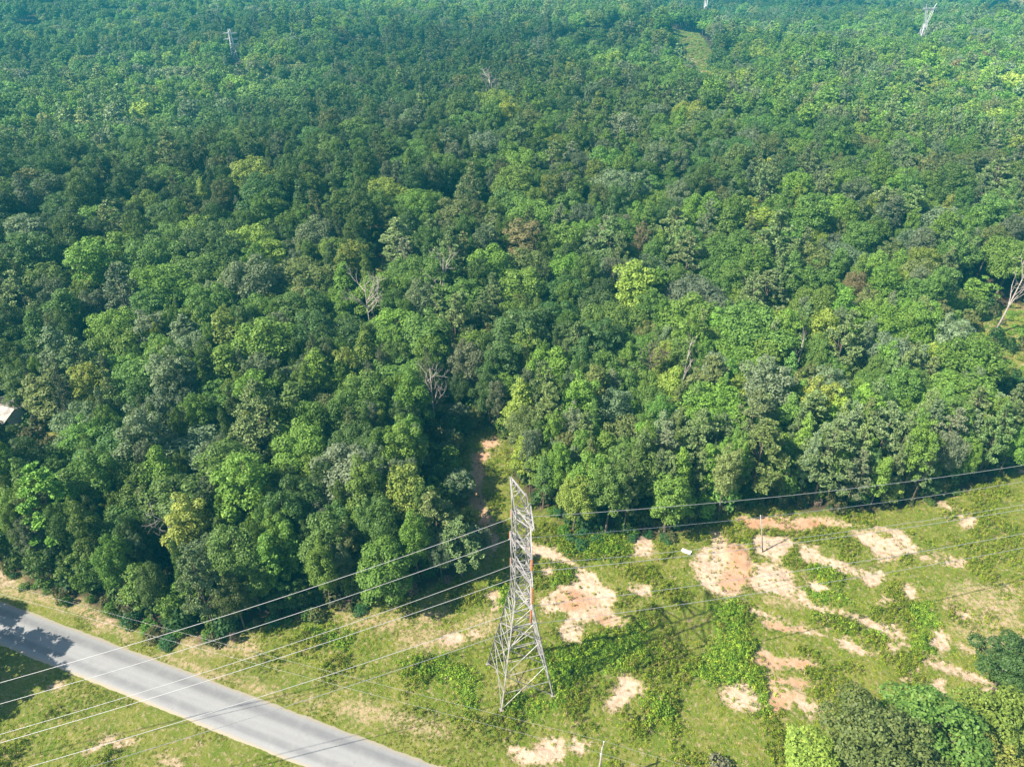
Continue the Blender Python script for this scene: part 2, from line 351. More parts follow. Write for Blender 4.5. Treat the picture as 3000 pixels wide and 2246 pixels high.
grass = mixc(n, math_n(n, 'MULTIPLY', sep.outputs[2], 0.75), grass, (0.07, 0.13, 0.014))
dryf = math_n(n, 'MULTIPLY', a1.outputs['Alpha'], mapr(n, n2.outputs[0], 0.35, 0.6))
grass = mixc(n, dryf, grass, mixc(n, n3.outputs[0], (0.30, 0.20, 0.14), (0.40, 0.31, 0.17)))
sv = math_n(n, 'ADD', sep.outputs[0], math_n(n, 'MULTIPLY', math_n(n, 'SUBTRACT', n2.outputs[0], 0.5), 2.4))
sv = math_n(n, 'ADD', sv, math_n(n, 'MULTIPLY', math_n(n, 'SUBTRACT', n3.outputs[0], 0.5), 1.5))
sf = mapr(n, sv, 0.28, 1.0)
pale = mixc(n, mapr(n, n2.outputs[0], 0.3, 0.7), (0.37, 0.250, 0.172), (0.50, 0.375, 0.275))
pale = mixc(n, mapr(n, n3.outputs[0], 0.55, 0.8, 0, 0.7), pale, (0.30, 0.20, 0.13))
clayc = mixc(n, n2.outputs[0], (0.33, 0.145, 0.070), (0.42, 0.22, 0.125))
sandc = mixc(n, math_n(n, 'MULTIPLY', sep.outputs[1], mapr(n, n1.outputs[0], 0.3, 0.7, 0.45, 0.9)), pale, clayc)
op = mixc(n, mapr(n, sv, 0.02, 0.45, 0, .75), grass, (0.30, 0.22, 0.13)); op = mixc(n, sf, op, sandc)
litter = mixc(n, n2.outputs[0], (0.032, 0.026, 0.016), (0.085, 0.060, 0.040))
col = mixc(n, a2.outputs['Fac'], litter, op)
bh = math_n(n, 'ADD', math_n(n, 'MULTIPLY', n2.outputs[0], 1.0), math_n(n, 'MULTIPLY', n3.outputs[0], 0.4))
principled(n, out, col, 0.95, 0.05, bump=bh, bdist=0.25, bstr=0.8)
gme.materials.append(m)
ground = obj('ground', gme); tag(ground, 'grassy ground with bare pale sand and orange clay patches', 'ground', kind='structure')

# ------------------------------------------------------------------ road
m, n, out = newmat('old_asphalt'); tc = N(n, 'ShaderNodeTexCoord'); sx = N(n, 'ShaderNodeSeparateXYZ'); n.links.new(tc.outputs['Object'], sx.inputs[0])
mp = N(n, 'ShaderNodeMapping'); mp.inputs['Scale'].default_value = (0.02, 0.9, 1); n.links.new(tc.outputs['Object'], mp.inputs[0])
st = noise_node(n, 1.0, 4, 0.6, mp.outputs[0]); fn = noise_node(n, 9.0, 4, 0.7, tc.outputs['Object']); md = noise_node(n, 0.5, 4, 0.6, tc.outputs['Object'])
off = math_n(n, 'ABSOLUTE', math_n(n, 'ABSOLUTE', math_n(n, 'ADD', sx.outputs[1], math_n(n, 'MULTIPLY', math_n(n, 'SUBTRACT', st.outputs[0], .5), .5))))
wheel = mapr(n, math_n(n, 'ABSOLUTE', math_n(n, 'SUBTRACT', off, 1.55)), 0.15, 0.95)     # darker oil band in each lane
col = mixc(n, wheel, (0.165, 0.162, 0.163), (0.25, 0.245, 0.238))
col = mixc(n, mapr(n, st.outputs[0], 0.35, 0.7, 0, 0.45), col, (0.195, 0.19, 0.188))
col = mixc(n, mapr(n, md.outputs[0], 0.4, 0.75, 0, 0.35), col, (0.28, 0.27, 0.255))
col = mixc(n, mapr(n, fn.outputs[0], 0.45, 0.75, 0, 0.35), col, (0.125, 0.122, 0.12))
vr_ = N(n, 'ShaderNodeTexVoronoi', feature='DISTANCE_TO_EDGE'); vr_.inputs['Scale'].default_value = .33; n.links.new(tc.outputs['Object'], vr_.inputs['Vector'])
dn = noise_node(n, .9, 3, .6, tc.outputs['Object']); vd = N(n, 'ShaderNodeVectorMath', operation='ADD'); n.links.new(tc.outputs['Object'], vd.inputs[0]); n.links.new(dn.outputs['Color'], vd.inputs[1]); n.links.new(vd.outputs[0], vr_.inputs['Vector'])
ck = math_n(n, 'MULTIPLY', mapr(n, vr_.outputs['Distance'], 0.0, 0.03, 1, 0), mapr(n, md.outputs[0],   .5, .62, 0, .16)); col = mixc(n, ck, col, (0.06, 0.058, 0.055))
edge_ = mapr(n, math_n(n, 'ADD', off, math_n(n, 'MULTIPLY', fn.outputs[0], .9)), ROAD_W / 2 - .05, ROAD_W / 2 + .45, 0, .8); col = mixc(n, edge_, col, (0.30, 0.25, 0.17))
principled(n, out, col, 0.9, 0.15, bump=fn.outputs[0], bdist=0.01, bstr=0.5)
ro = MB(); nseg = 1800; L0, L1 = -320, 220
for i in range(nseg + 1):
    s = L0 + (L1 - L0) * i / nseg; e = ROAD_W / 2
    ea = e + (vnoise(s, 3.0, 1.7, 61) - .5) * .16 + (vnoise(s, 9.0, .45, 63) - .5) * .16; eb = e + (vnoise(s, 7.0, 1.7, 62) - .5) * .16 + (vnoise(s, 2.0, .45, 64) - .5) * .16
    for t, z in ((-eb - .35, -.12), (-eb, .03), (0, .08), (ea, .03), (ea + .35, -.12)): ro.v.append((s, t, z))
for i in range(nseg):
    for k in range(4): ro.f.append((5 * i + k, 5 * i + 5 + k, 5 * i + 6 + k, 5 * i + 1 + k))
road = obj('road', ro.mesh('road', m, True)); road.location = (RC[0], RC[1], float(terrain(*RC)) + 0.02); road.rotation_euler = (0, 0, math.atan2(rd[1], rd[0]))
tag(road, 'worn light grey asphalt country road with ragged edges', 'road', kind='structure')

# ------------------------------------------------------------------ leaf clouds
def leaf_mesh(name, c, nrm, size, aspect, mat, rg, jit=0.25):
    k = len(c); nrm = nrm / np.maximum(np.linalg.norm(nrm, axis=1, keepdims=True), 1e-6)
    rv = rg.normal(size=(k, 3)); t = rv - nrm * np.sum(rv * nrm, 1, keepdims=True); t /= np.linalg.norm(t, axis=1, keepdims=True)
    b = np.cross(nrm, t); s = (size * rg.uniform(0.65, 1.35, (k, 1))); a = s * aspect
    vv = np.empty((k, 4, 3))
    for q, (i, j) in enumerate(((-1, -.55), (.1, -1), (1, .35), (-.25, 1))):
        vv[:, q] = c + t * s * 0.5 * (i + rg.uniform(-jit, jit, (k, 1))) + b * a * 0.5 * (j + rg.uniform(-jit, jit, (k, 1))) + nrm * s * rg.uniform(-.12, .12, (k, 1))
    me = bpy.data.meshes.new(name); me.vertices.add(k * 4); me.vertices.foreach_set('co', vv.ravel())
    me.loops.add(k * 4); me.loops.foreach_set('vertex_index', np.arange(k * 4))
    me.polygons.add(k); me.polygons.foreach_set('loop_start', np.arange(0, k * 4, 4)); me.polygons.foreach_set('loop_total', np.full(k, 4)); me.update()
    at = me.attributes.new('leafv', 'FLOAT', 'FACE'); at.data.foreach_set('value', rg.uniform(0, 1, k).astype(np.float32))
    if mat: me.materials.append(mat)
    return me
def sph(k, rg):
    v = rg.normal(size=(k, 3)); return v / np.linalg.norm(v, axis=1, keepdims=True)

def broad_lobes(shape, rg):
    """lobe centres and radii of a broadleaf crown, about 18 m tall"""
    Ht = {'round': 17, 'oval': 20, 'spread': 16, 'cone': 19, 'young': 8}[shape]; zb = {'round': 5.5, 'oval': 5, 'spread': 6.5, 'cone': 4, 'young': .7}[shape]
    Rm = {'round': 5.0, 'oval': 3.9, 'spread': 6.0, 'cone': 3.7, 'young': 2.7}[shape]
    cz, hz = (Ht + zb) / 2, (Ht - zb) / 2; L = []
    n_l = {'round': 44, 'oval': 42, 'spread': 50, 'cone': 44, 'young': 30}[shape]; ph = rg.uniform(0, 6.28)
    for i in range(n_l):
        u = 1 - 1.72 * (i + .5) / n_l; az = i * 2.39996 + ph + rg.normal() * .25        # spread over the shell, mostly its upper part
        rr = math.sqrt(max(0, 1 - u * u))
        if shape == 'cone': rr = (1 - (u + 1) / 2) ** 0.75 * 1.05
        k = rg.uniform(0.66, 0.95); lr = rg.uniform(0.20, 0.36) * Rm * (0.8 if u > .75 else 1)
        out = 1 + 0.22 * math.sin(az * 2 + ph) + 0.12 * math.sin(az * 3 + ph * 2)
        L.append((rr * Rm * k * out * math.cos(az), rr * Rm * k * out * math.sin(az), cz + u * hz * (k + .03) + rg.normal() * .45, lr))
    for i in range(6): L.append((*(rg.normal(size=2) * Rm * .28), cz + rg.uniform(-.4, .45) * hz, Rm * .4))
    return np.array(L), Ht, zb, Rm
def crown_leaves(L, per_m2, size, rg, mat, name, flat=0.8):
    cs, ns = [], []
    for (x, y, z, r) in L:
        k = int(per_m2 * 12.57 * r * r * 0.75); d = sph(k, rg); d = d[d[:, 2] > -0.55]
        rad = r * (rg.uniform(0.72, 1.06, (len(d), 1)) + (rg.random((len(d), 1)) < .06) * .25)
        p = np.array([x, y, z]) + d * rad * np.array([1, 1, flat])
        ok = np.ones(len(p), bool)
        for (X, Y, Z, Rr) in L:
            if (X, Y, Z) == (x, y, z): continue
            ok &= ((p[:, 0] - X) ** 2 + (p[:, 1] - Y) ** 2 + ((p[:, 2] - Z) / flat) ** 2) > (Rr * .62) ** 2
        p = p[ok]; d = d[ok]; cs.append(p); ns.append(d * .75 + np.array([0, 0, .5]) + rg.normal(size=d.shape) * .42)
    return leaf_mesh(name, np.concatenate(cs), np.concatenate(ns), size, 0.8, mat, rg)
def trunk_mb(L, Ht, zb, Rm, rg, r0=0.30, limbs=9, lean=0.5):
    mb = MB(); top = zb + (Ht - zb) * .62; bx, by = rg.normal(size=2) * lean
    pts = [(0, 0, -.6), (0, 0, .4), (bx * .25, by * .25, zb * .6), (bx * .6, by * .6, zb + 1.2), (bx, by, top)]
    mb.tube(pts, [r0 * 1.5, r0 * 1.1, r0 * .85, r0 * .65, r0 * .16], 7)
    for i in rg.choice(len(L), min(limbs, len(L)), False):
        x, y, z, r = L[i]; zs = max(zb * .75, min(top - 1, z - rg.uniform(2.5, 4.5))); f = zs / top
        s = Vector((bx * f, by * f, zs)); e = Vector((x, y, z)); md_ = s.lerp(e, .5) + Vector((0, 0, -.35))
        mb.tube([s, md_, e], [r0 * .42, r0 * .28, .04], 5)
    return mb
def pine_lobes(rg):
    L = []; Ht = 21; zb = 7.5
    z = zb
    while z < Ht - .5:
        f = (z - zb) / (Ht - zb); reach = 3.7 * (1 - f ** 1.6) * rg.uniform(.75, 1.15) + .5
        for k in range(5 if f < .75 else 3):
            az = rg.uniform(0, 6.28)
            for q in (.55, 1.0):
                L.append((reach * q * math.cos(az), reach * q * math.sin(az), z + rg.normal() * .3 + .25 * q, rg.uniform(.62, 1.0) * (1 - .35 * f) * (1.12 if q > .9 else .8)))
        z += rg.uniform(.85, 1.25)
    L.append((0, 0, Ht, .6)); return np.array(L), Ht, zb, 3.7
def pine_leaves(L, per, size, rg, mat, name):
    cs, ns = [], []
    for (x, y, z, r) in L:
        k = int(per * r * r); d = sph(k, rg); p = np.array([x, y, z]) + d * r * np.array([1, 1, .62]) * rg.uniform(.45, 1.05, (k, 1))
        cs.append(p); ns.append(np.cross(d, sph(k, rg)) + np.array([0, 0, .55]))
    return leaf_mesh(name, np.concatenate(cs), np.concatenate(ns), size, 0.42, mat, rg)
def join_far(name, leaves, trunk):
    """leaf mesh plus trunk as one two-material mesh, for the far forest"""
    nv = len(leaves.vertices); co = np.empty(nv * 3); leaves.vertices.foreach_get('co', co)
    tv = np.array(trunk.v).ravel(); me = bpy.data.meshes.new(name); nq = len(leaves.polygons)
    me.vertices.add(nv + len(trunk.v)); me.vertices.foreach_set('co', np.concatenate([co, tv]))
    tl = [i + nv for f in trunk.f for i in f]; tn = [len(f) for f in trunk.f]; li = np.concatenate([np.arange(nv), tl]).astype(int)
    tot = np.concatenate([np.full(nq, 4), tn]).astype(int); stt = np.concatenate([[0], np.cumsum(tot)[:-1]]).astype(int)
    me.loops.add(len(li)); me.loops.foreach_set('vertex_index', li)
    me.polygons.add(len(tot)); me.polygons.foreach_set('loop_start', stt); me.polygons.foreach_set('loop_total', tot)
    me.materials.append(leaves.materials[0]); me.materials.append(M_BARK)
    me.polygons.foreach_set('material_index', np.concatenate([np.zeros(nq), np.ones(len(tn))]).astype(int)); me.update()
    v = np.empty(nq, np.float32); leaves.attributes['leafv'].data.foreach_get('value', v)
    at = me.attributes.new('leafv', 'FLOAT', 'FACE'); at.data.foreach_set('value', np.concatenate([v, np.full(len(tn), .5)]).astype(np.float32))
    return me

SHAPES = ['round', 'round', 'round', 'spread', 'spread', 'oval', 'oval', 'cone', 'cone', 'young', 'young', 'young']
PROTO = []                       # near prototypes: crown mesh, trunk mesh, crown radius, height
far_hi = bpy.data.collections.new('tree_kinds_mid'); far_lo = bpy.data.collections.new('tree_kinds_far')
for i, sh in enumerate(SHAPES + ['pine'] * 3):
    rg = np.random.default_rng(100 + i)
    if sh == 'pine':
        L, Ht, zb, Rm = pine_lobes(rg); hi = pine_leaves(L, 150, .50, rg, M_NEEDLE, 'pine_crown'); lo = pine_leaves(L, 46, .85, rg, M_NEEDLE, 'pine_far')
        tb = trunk_mb(L, Ht, zb, Rm, rg, .24, 16, .25)
    else:
        L, Ht, zb, Rm = broad_lobes(sh, rg); hi = crown_leaves(L, 17.0, .355, rg, M_LEAF, 'crown_' + sh); lo = crown_leaves(L, 5.0, .64, rg, M_LEAF, 'far_' + sh)
        tb = trunk_mb(L, Ht, zb, Rm, rg)
    PROTO.append((hi, tb.mesh('trunk', M_BARK, True), Rm * 1.08, Ht, sh))
    far_hi.objects.link(obj('tree_kind_%02d' % i, join_far('tree_mid', hi, tb), link=False))
    far_lo.objects.link(obj('tree_far_kind_%02d' % i, join_far('tree_far', lo, tb), link=False))
# shrubs
SHRUB = []; shr_c = bpy.data.collections.new('shrub_kinds')
for i in range(4):
    rg = np.random.default_rng(300 + i); L = []
    for k in range(13):
        az = rg.uniform(0, 6.28); rr = rg.uniform(0, 1.15); L.append((rr * math.cos(az), rr * math.sin(az), rg.uniform(.35, 1.5 - .5 * rr), rg.uniform(.4, .75)))
    L = np.array(L); lm = crown_leaves(L, 26, .26, rg, M_LEAF, 'shrub_foliage', .95); st_ = MB()
    for k in range(5): st_.tube([(0, 0, -.2), tuple(L[k][:3] * .5), tuple(L[k][:3])], [.05, .035, .015], 4)
    SHRUB.append((lm, st_.mesh('shrub_stem', M_BARK))); shr_c.objects.link(obj('shrub_kind_%02d' % i, join_far('shrub_mid', lm, st_), link=False))

# ------------------------------------------------------------------ forest layout
TINT = {'deep': (0.076, 0.138, 0.036), 'mid': (0.112, 0.194, 0.038), 'fresh': (0.142, 0.240, 0.035), 'yellow': (0.225, 0.290, 0.046),
        'greyg': (0.150, 0.192, 0.094), 'olive': (0.150, 0.180, 0.050), 'rust': (0.190, 0.155, 0.070), 'pine': (0.146, 0.195, 0.066), 'lime': (0.195, 0.245, 0.044), 'oak': (0.118, 0.140, 0.042), 'gold': (0.390, 0.333, 0.048)}
def wob(c, rg, a=.16):
    k = 1 + rg.uniform(-a, a); return tuple(max(.004, q * k * (1 + rg.uniform(-.09, .09))) for q in c)
def pick_tint(x, y, rg, shape):
    f = float(fbm(x + 500, y + 500, 55 + .09 * y, 41, 2)); right = np.clip((x / (0.6 * y + 40) + 1) / 2, 0, 1); t = rg.random()
    if shape == 'pine': return 'pine' if t < .8 else 'greyg'
    w = {'deep': .42 - .26 * right - (f - .5) * 1.9, 'mid': .34, 'fresh': .11 + .20 * right + (f - .5) * 1.3, 'yellow': .02 + .035 * right + (f - .5) * .2,
         'greyg': .10 + .06 * right, 'olive': .05 + .04 * right, 'rust': .0012}
    w = {k: max(v, .001) for k, v in w.items()}; s = sum(w.values()); acc_ = 0
    for k, v in w.items():
        acc_ += v / s
        if t < acc_: return k
    return 'mid'
REACH = [(0, 5, 10, 15, 20, 25, 29), tuple(range(0, 84, 6)), tuple(range(0, 40, 6)), tuple(range(0, 40, 6)), (0, 5, 10, 15, 20), (0, 5, 10, 15, 20, 25)] + [(0, 5, 9)] * 8 + [(0, 6, 12)] * 4
FAR_T = [(2728, 14, 29, 'far lattice tower with flat top beam and two peaks above the forest', 'v', R(8)), (2074, -34, 34, 'far lattice tower with its head cut by the top of the view', 'v', R(60)),
         (670, 84, 25, 'slim far lattice tower with stacked short arms above the forest', 's', R(25))]
DEAD = [(1075, 890, 12, 19, 'bare grey dead tree with many thin branches beside a dark forest gap', 1, dict(spread=.9, forks=10, r0=.24)),
        (1290, 850, 11, 20, 'pale dead tree with a forked white trunk in the forest', 2, dict(lean=(1.2, .3), forks=4, spread=.35, r0=.3)),
        (0, 0, 0, 20, 'tall leaning pale dead snag at the forest clearing', 3, dict(lean=(2.6, 1.5), forks=4, spread=.4, r0=.28, base=gnd(2908, 985))),
        (505, 1575, 7, 12, 'small bare grey tree between leafy trees above the road verge', 4, dict(spread=.9, forks=10, r0=.16)),
        (1905, 1065, 11, 16, 'bare brownish tree with a fan of fine twigs inside the forest', 5, dict(spread=1.0, forks=13, r0=.22, bark=1)),
        (1265, 1150, 11, 17, 'thin bare dead tree tangled with green crowns left of the track', 6, dict(spread=.5, forks=6, r0=.18)),
        (2000, 1100, 9, 17, 'slim pale dead trunk beside the brownish twiggy tree', 8, dict(lean=(.6, .2), forks=3, spread=.3, r0=.22)),
        (1435, 265, 13, 20, 'whitish dead tree with dense grey twigs far out in the forest', 9, dict(spread=.9, forks=14, r0=.3)),
        (2335, 1075, 8, 14, 'short pale dead trunk below the large bright yellow tree', 10, dict(forks=2, spread=.3, r0=.22))]
DEAD_B = [d_[6].get('base', None) if 'base' in d_[6] else gnd(d_[0], d_[1], d_[2]) for d_ in DEAD]
FAR_BASES = [gnd(q[0], q[1], q[2]) for q in FAR_T]
def open_mask(x, y):
    x = np.asarray(x); y = np.asarray(y); m_ = inside(FIELD, x, y) | inside(PATH, x, y) | (road_d(x, y) < 9.5)
    L_ = np.hypot(x, y)
    for P, ks in zip(CLEAR, REACH):
        for k_ in ks: m_ |= inside(P, x + x / L_ * k_, y + y / L_ * k_)          # and no tall crown standing right in front of the opening
    for (bx_, by_) in FAR_BASES:
        d_ = np.hypot(bx_, by_); al = (x * bx_ + y * by_) / d_; ac = np.abs(x * by_ - y * bx_) / d_; m_ |= (ac < 6.5) & (al < d_ + 8) & (al > d_ - 28)
    for (bx_, by_) in DEAD_B:
        d_ = np.hypot(bx_, by_); al = (x * bx_ + y * by_) / d_; ac = np.abs(x * by_ - y * bx_) / d_; m_ |= (ac < 3.6) & (al < d_ + 2.5) & (al > d_ - 9)
    return m_
rg = np.random.default_rng(55)
TREES = []       # x, y, proto, radius scale, tint name, special label
grid = {}
def try_add(x, y, r, k=0.80):
    cx, cy = int(x // 12), int(y // 12)
    for i in (-1, 0, 1):
        for j in (-1, 0, 1):
            for (X, Y, Rr) in grid.get((cx + i, cy + j), ()):
                if (X - x) ** 2 + (Y - y) ** 2 < ((r + Rr) * k) ** 2: return False
    grid.setdefault((cx, cy), []).append((x, y, r)); return True
def canopy_base(px, py, zc):
    return gnd(px, py, zc)
# trees that stand out in the photograph: canopy pixel, height of that point, kind, radius (m), height scale, tint, label
SPECIAL = [
    (565, 1560, 9, 'oval', 3.6, .85, 'yellow', 'bright yellow-green oval tree at the forest edge above the grass verge'),
    (1130, 1690, 7, 'round', 4.9, .78, 'fresh', 'sunlit fresh green rounded tree overhanging the field, left of the steel tower'),
    (960, 1600, 9, 'round', 4.4, .9, 'mid', 'mid green rounded tree standing behind the sunlit tree left of the steel tower'),
    (2410, 960, 13, 'round', 5.2, 1.0, 'yellow', 'large bright yellow-green round tree deep in the forest'),
    (2395, 1185, 12, 'oval', 4.2, .9, 'yellow', 'yellow-green tree beside the dark gap in the forest'),
    (2745, 1040, 10, 'spread', 3.6, .72, 'gold', 'golden yellow spreading tree beside the forest clearing'),
    (270, 1150, 11, 'oval', 4.3, .9, 'yellow', 'yellow-green tree between dark oaks next to the pale-roofed house'),
    (592, 560, 15, 'cone', 3.1, 1.0, 'yellow', 'narrow yellow-green cone-shaped tree among dark forest'),
    (1535, 1320, 8, 'cone', 2.8, .62, 'yellow', 'slender yellow-green young tree beside the dirt track'),
    (1590, 1400, 5, 'oval', 3.0, .62, 'fresh', 'fresh green young tree beside the dirt track behind the steel tower'),
    (1385, 98, 12, 'round', 7.5, 1.0, 'rust', 'broad rust-brown tree far out in the forest'),
    (2510, 815, 14, 'spread', 3.2, .95, 'rust', 'rust-tinged spreading tree in the dense forest'),
    (1880, 690, 14, 'oval', 2.6, .9, 'rust', 'small orange-brown tree top poking out of green forest'),
    (160, 1510, 9, 'pine', 4.8, .95, 'fresh', 'big bushy bright green pine beside the road verge'),
    (380, 1560, 7, 'round', 4.2, .74, 'mid', 'round dense green tree between pine and yellow-green tree'),
    (420, 1720, 4.5, 'cone', 3.6, .52, 'fresh', 'dark bushy evergreen at the tip of the forest beside the road'),
    (700, 1640, 8, 'round', 5.0, .84, 'mid', 'large leafy green tree at the forest edge above the power lines'),
    (1270, 1500, 12, 'pine', 3.7, .78, 'pine', 'tall pine with bare lower trunk beside the dirt track'),
    (1345, 1575, 10, 'pine', 3.2, .68, 'pine', 'pine with exposed trunk nearest the steel tower'),
    (1730, 1400, 10, 'round', 4.4, .84, 'fresh', 'leafy tree with slim visible trunk above the green thicket'),
    (1860, 1390, 10, 'round', 4.8, .86, 'mid', 'dense green tree at the forest edge casting shade on bare sand'),
    (1960, 1480, 7, 'oval', 4.0, .70, 'fresh', 'green tree overhanging the sandy bank'),
    (2230, 1340, 11, 'pine', 4.6, .92, 'olive', 'broad olive-grey pine at the forest edge above the clay bank'),
    (2420, 1350, 10, 'pine', 4.8, .90, 'pine', 'large grey-green pine overhanging the clay bank'),
    (2580, 1290, 10, 'pine', 4.4, .88, 'pine', 'grey-green pine at the forest edge under the upper wires'),
    (2700, 1330, 7, 'round', 4.0, .7, 'fresh', 'fresh green tree at the forest edge beside open grass'),
    (1900, 1170, 11, 'spread', 4.4, .8, 'mid', 'bluish green spreading tree in the middle of the forest'),
    (2590, 2190, 11, 'spread', 6.6, .95, 'oak', 'large olive-green oak standing in the open field corner'),
    (2760, 2140, 11, 'round', 5.8, .90, 'mid', 'green oak crowding the olive oak in the field corner'),
    (2935, 2100, 9, 'round', 5.0, .74, 'lime', 'bright lime green tree beside the oaks in the field corner'),
    (2975, 1925, 9, 'round', 4.0, .72, 'deep', 'small dark green tree behind the lime green tree'),
    (2370, 2235, 5, 'oval', 3.7, .46, 'yellow', 'low yellow-green tree in front of the olive oak'),
    (2880, 2235, 9, 'round', 4.6, .72, 'lime', 'lime green tree squeezed between oak and neighbouring lime tree'),
]
by_shape = {}
for i, p in enumerate(PROTO): by_shape.setdefault(p[4], []).append(i)
for (px, py, zc, sh, r, hs, tn, lab) in SPECIAL:
    b = canopy_base(px, py, zc); TREES.append([b[0], b[1], by_shape[sh][len(TREES) % len(by_shape[sh])], r, tn, lab, hs])
    grid.setdefault((int(b[0] // 12), int(b[1] // 12)), []).append((b[0], b[1], r * .85))
NSPEC = len(TREES)
NSH = 0
for (tpx, tpy, tl, kd, lab_) in ((140, 1905, 16.0, 'pine', 'pine beyond the verge whose shade falls across the road'), (105, 1985, 15.0, 'pine', 'pine beyond the verge whose shade falls on the grass'), (45, 1800, 17.0, 'pine', 'pine across the road whose shade reaches the far lane')):
    sh_t = gnd(tpx, tpy) - np.array([math.cos(SHADOW_AZ), math.sin(SHADOW_AZ)]) * tl          # off-frame pines whose shade falls on the road
    TREES.append([sh_t[0], sh_t[1], by_shape[kd][NSH], 5.2, 'pine', lab_, .9]); grid.setdefault((int(sh_t[0] // 12), int(sh_t[1] // 12)), []).append((*sh_t, 4.0)); NSH += 1
YMAX = 1120
TRACKW = wpoly([(1225, 1250), (1420, 1225), (1410, 1640), (1290, 1690), (1240, 1500)])
GLADEW = wpoly([(2730, 910), (2850, 890), (2890, 1120), (2760, 1130)])
def scatter(ncand, y0, y1, k, rscale):
    ys = np.sqrt(rg.uniform(0, 1, ncand) * ((y1) ** 2 - (y0) ** 2) + y0 ** 2); hw = .64 * ys + 66; xs = rg.uniform(-1, 1, ncand) * hw
    om = open_mask(xs, ys); pn = fbm(xs, ys, 60, 77, 2)
    edge = sdist(FIELD, xs, ys)
    for x, y, o, pv, ed in zip(xs, ys, om, pn, edge):
        if o: continue
        t = rg.random(); edge_z = -14 < ed < 0 and x > 12
        sh = 'pine' if t < (.34 if edge_z else (.30 if pv > .62 else .05)) else ['round', 'spread', 'oval', 'cone'][int(rg.choice(4, p=(.36, .25, .23, .16)))]
        pi = by_shape[sh][int(rg.integers(len(by_shape[sh])))]
        if inside(TRACKW, x, y) or inside(GLADEW, x, y): sh = 'young'; pi = by_shape['young'][int(rg.integers(3))]
        r = PROTO[pi][2] * rg.uniform(.60, 1.10) * rscale
        if -3.5 < ed < 0 and r > 3.2: r *= .8
        if try_add(x, y, r * .86, k): TREES.append([x, y, pi, r, pick_tint(x, y, rg, sh), None, None])
EDGE_L = wpoly([(-250, 1580), (0, 1665), (130, 1735), (330, 1795), (480, 1872), (640, 1880), (720, 1845), (900, 1800), (1050, 1765), (1200, 1735), (1320, 1700)])
EDGE_R = wpoly([(1690, 1560), (1850, 1575), (1960, 1570), (2080, 1530), (2170, 1480), (2300, 1490), (2450, 1500), (2620, 1490), (2760, 1465), (2870, 1425), (3000, 1370), (3200, 1300)])
for ei, EX in enumerate((EDGE_L, EDGE_R)):
    for i in range(len(EX) - 1):
        L_ = np.linalg.norm(EX[i + 1] - EX[i]); nr = np.array([-(EX[i + 1] - EX[i])[1], (EX[i + 1] - EX[i])[0]]) / L_
        for s_ in np.arange(0, L_, 2.6 if ei == 0 else 4.2):
            p = EX[i] + (EX[i + 1] - EX[i]) * s_ / L_ + nr * rg.uniform(1.2, 5.0); r = rg.uniform(1.5, 3.0)
            if not inside(FIELD, p[0], p[1]) and try_add(p[0], p[1], r * .55, .8): TREES.append([p[0], p[1], by_shape['young'][int(rg.integers(3))], r, ['mid', 'fresh', 'olive', 'deep', 'yellow'][int(rg.choice(5, p=(.36, .3, .14, .14, .06)))], None, rg.uniform(.6, 1.15)])
scatter(7000, 62, 260, .82, 1.32); scatter(42000, 150, YMAX, .82, 1.36); scatter(16000, 62, 420, .62, .92); scatter(9000, 62, 150, .55, .62)
scatter(11000, 400, YMAX, .64, 1.0)
T = np.array([[t[0], t[1], t[3]] for t in TREES]); TZ = terrain(T[:, 0], T[:, 1])
scale = []
for i, t in enumerate(TREES):
    hi, tr, Rm, Ht, sh = PROTO[t[2]]; s = t[3] / Rm
    hs = t[6] if t[6] else (0.24 * s + 0.64) * rg.uniform(.80, 1.20)
    scale.append((s * rg.uniform(.93, 1.07), s * rg.uniform(.93, 1.07), hs))
scale = np.array(scale); heights = np.array([PROTO[t[2]][3] for t in TREES]) * scale[:, 2]
# which are in view, and how large: the 300 broadleaf trees and 110 pines that show largest become things of their own
px, py = project(np.stack([T[:, 0], T[:, 1], TZ + heights * .75], -1)); dist = np.sqrt(T[:, 0] ** 2 + T[:, 1] ** 2 + (CAM_H - TZ - heights * .7) ** 2)
rpx = T[:, 2] * FPX / dist
vis = (px > -rpx * .7) & (px < IW + rpx * .7) & (py > -20) & (py < IH + rpx)
is_p = np.array([PROTO[t[2]][4] == 'pine' for t in TREES]); score = np.where(vis, rpx, -1.0); score[:NSPEC] += 1000; score[NSPEC:NSPEC + NSH] = 900
order = np.argsort(-score); single = set(); nb = npn = 0
for i in order:
    if score[i] <= 0: break
    if is_p[i] and npn < 90: single.add(int(i)); npn += 1
    elif not is_p[i] and nb < 300: single.add(int(i)); nb += 1
edge_d = sdist(FIELD, T[:, 0], T[:, 1])
SHN = {'young': 'low bushy young', 'round': 'rounded', 'spread': 'spreading', 'oval': 'tall oval', 'cone': 'narrow conical', 'pine': 'feathery'}
TNN = {'deep': 'dark green', 'mid': 'mid green', 'fresh': 'light green', 'yellow': 'yellow-green', 'greyg': 'grey-green', 'olive': 'olive green', 'rust': 'rust-brown', 'pine': 'olive-grey', 'lime': 'lime green', 'oak': 'dark olive', 'gold': 'golden'}
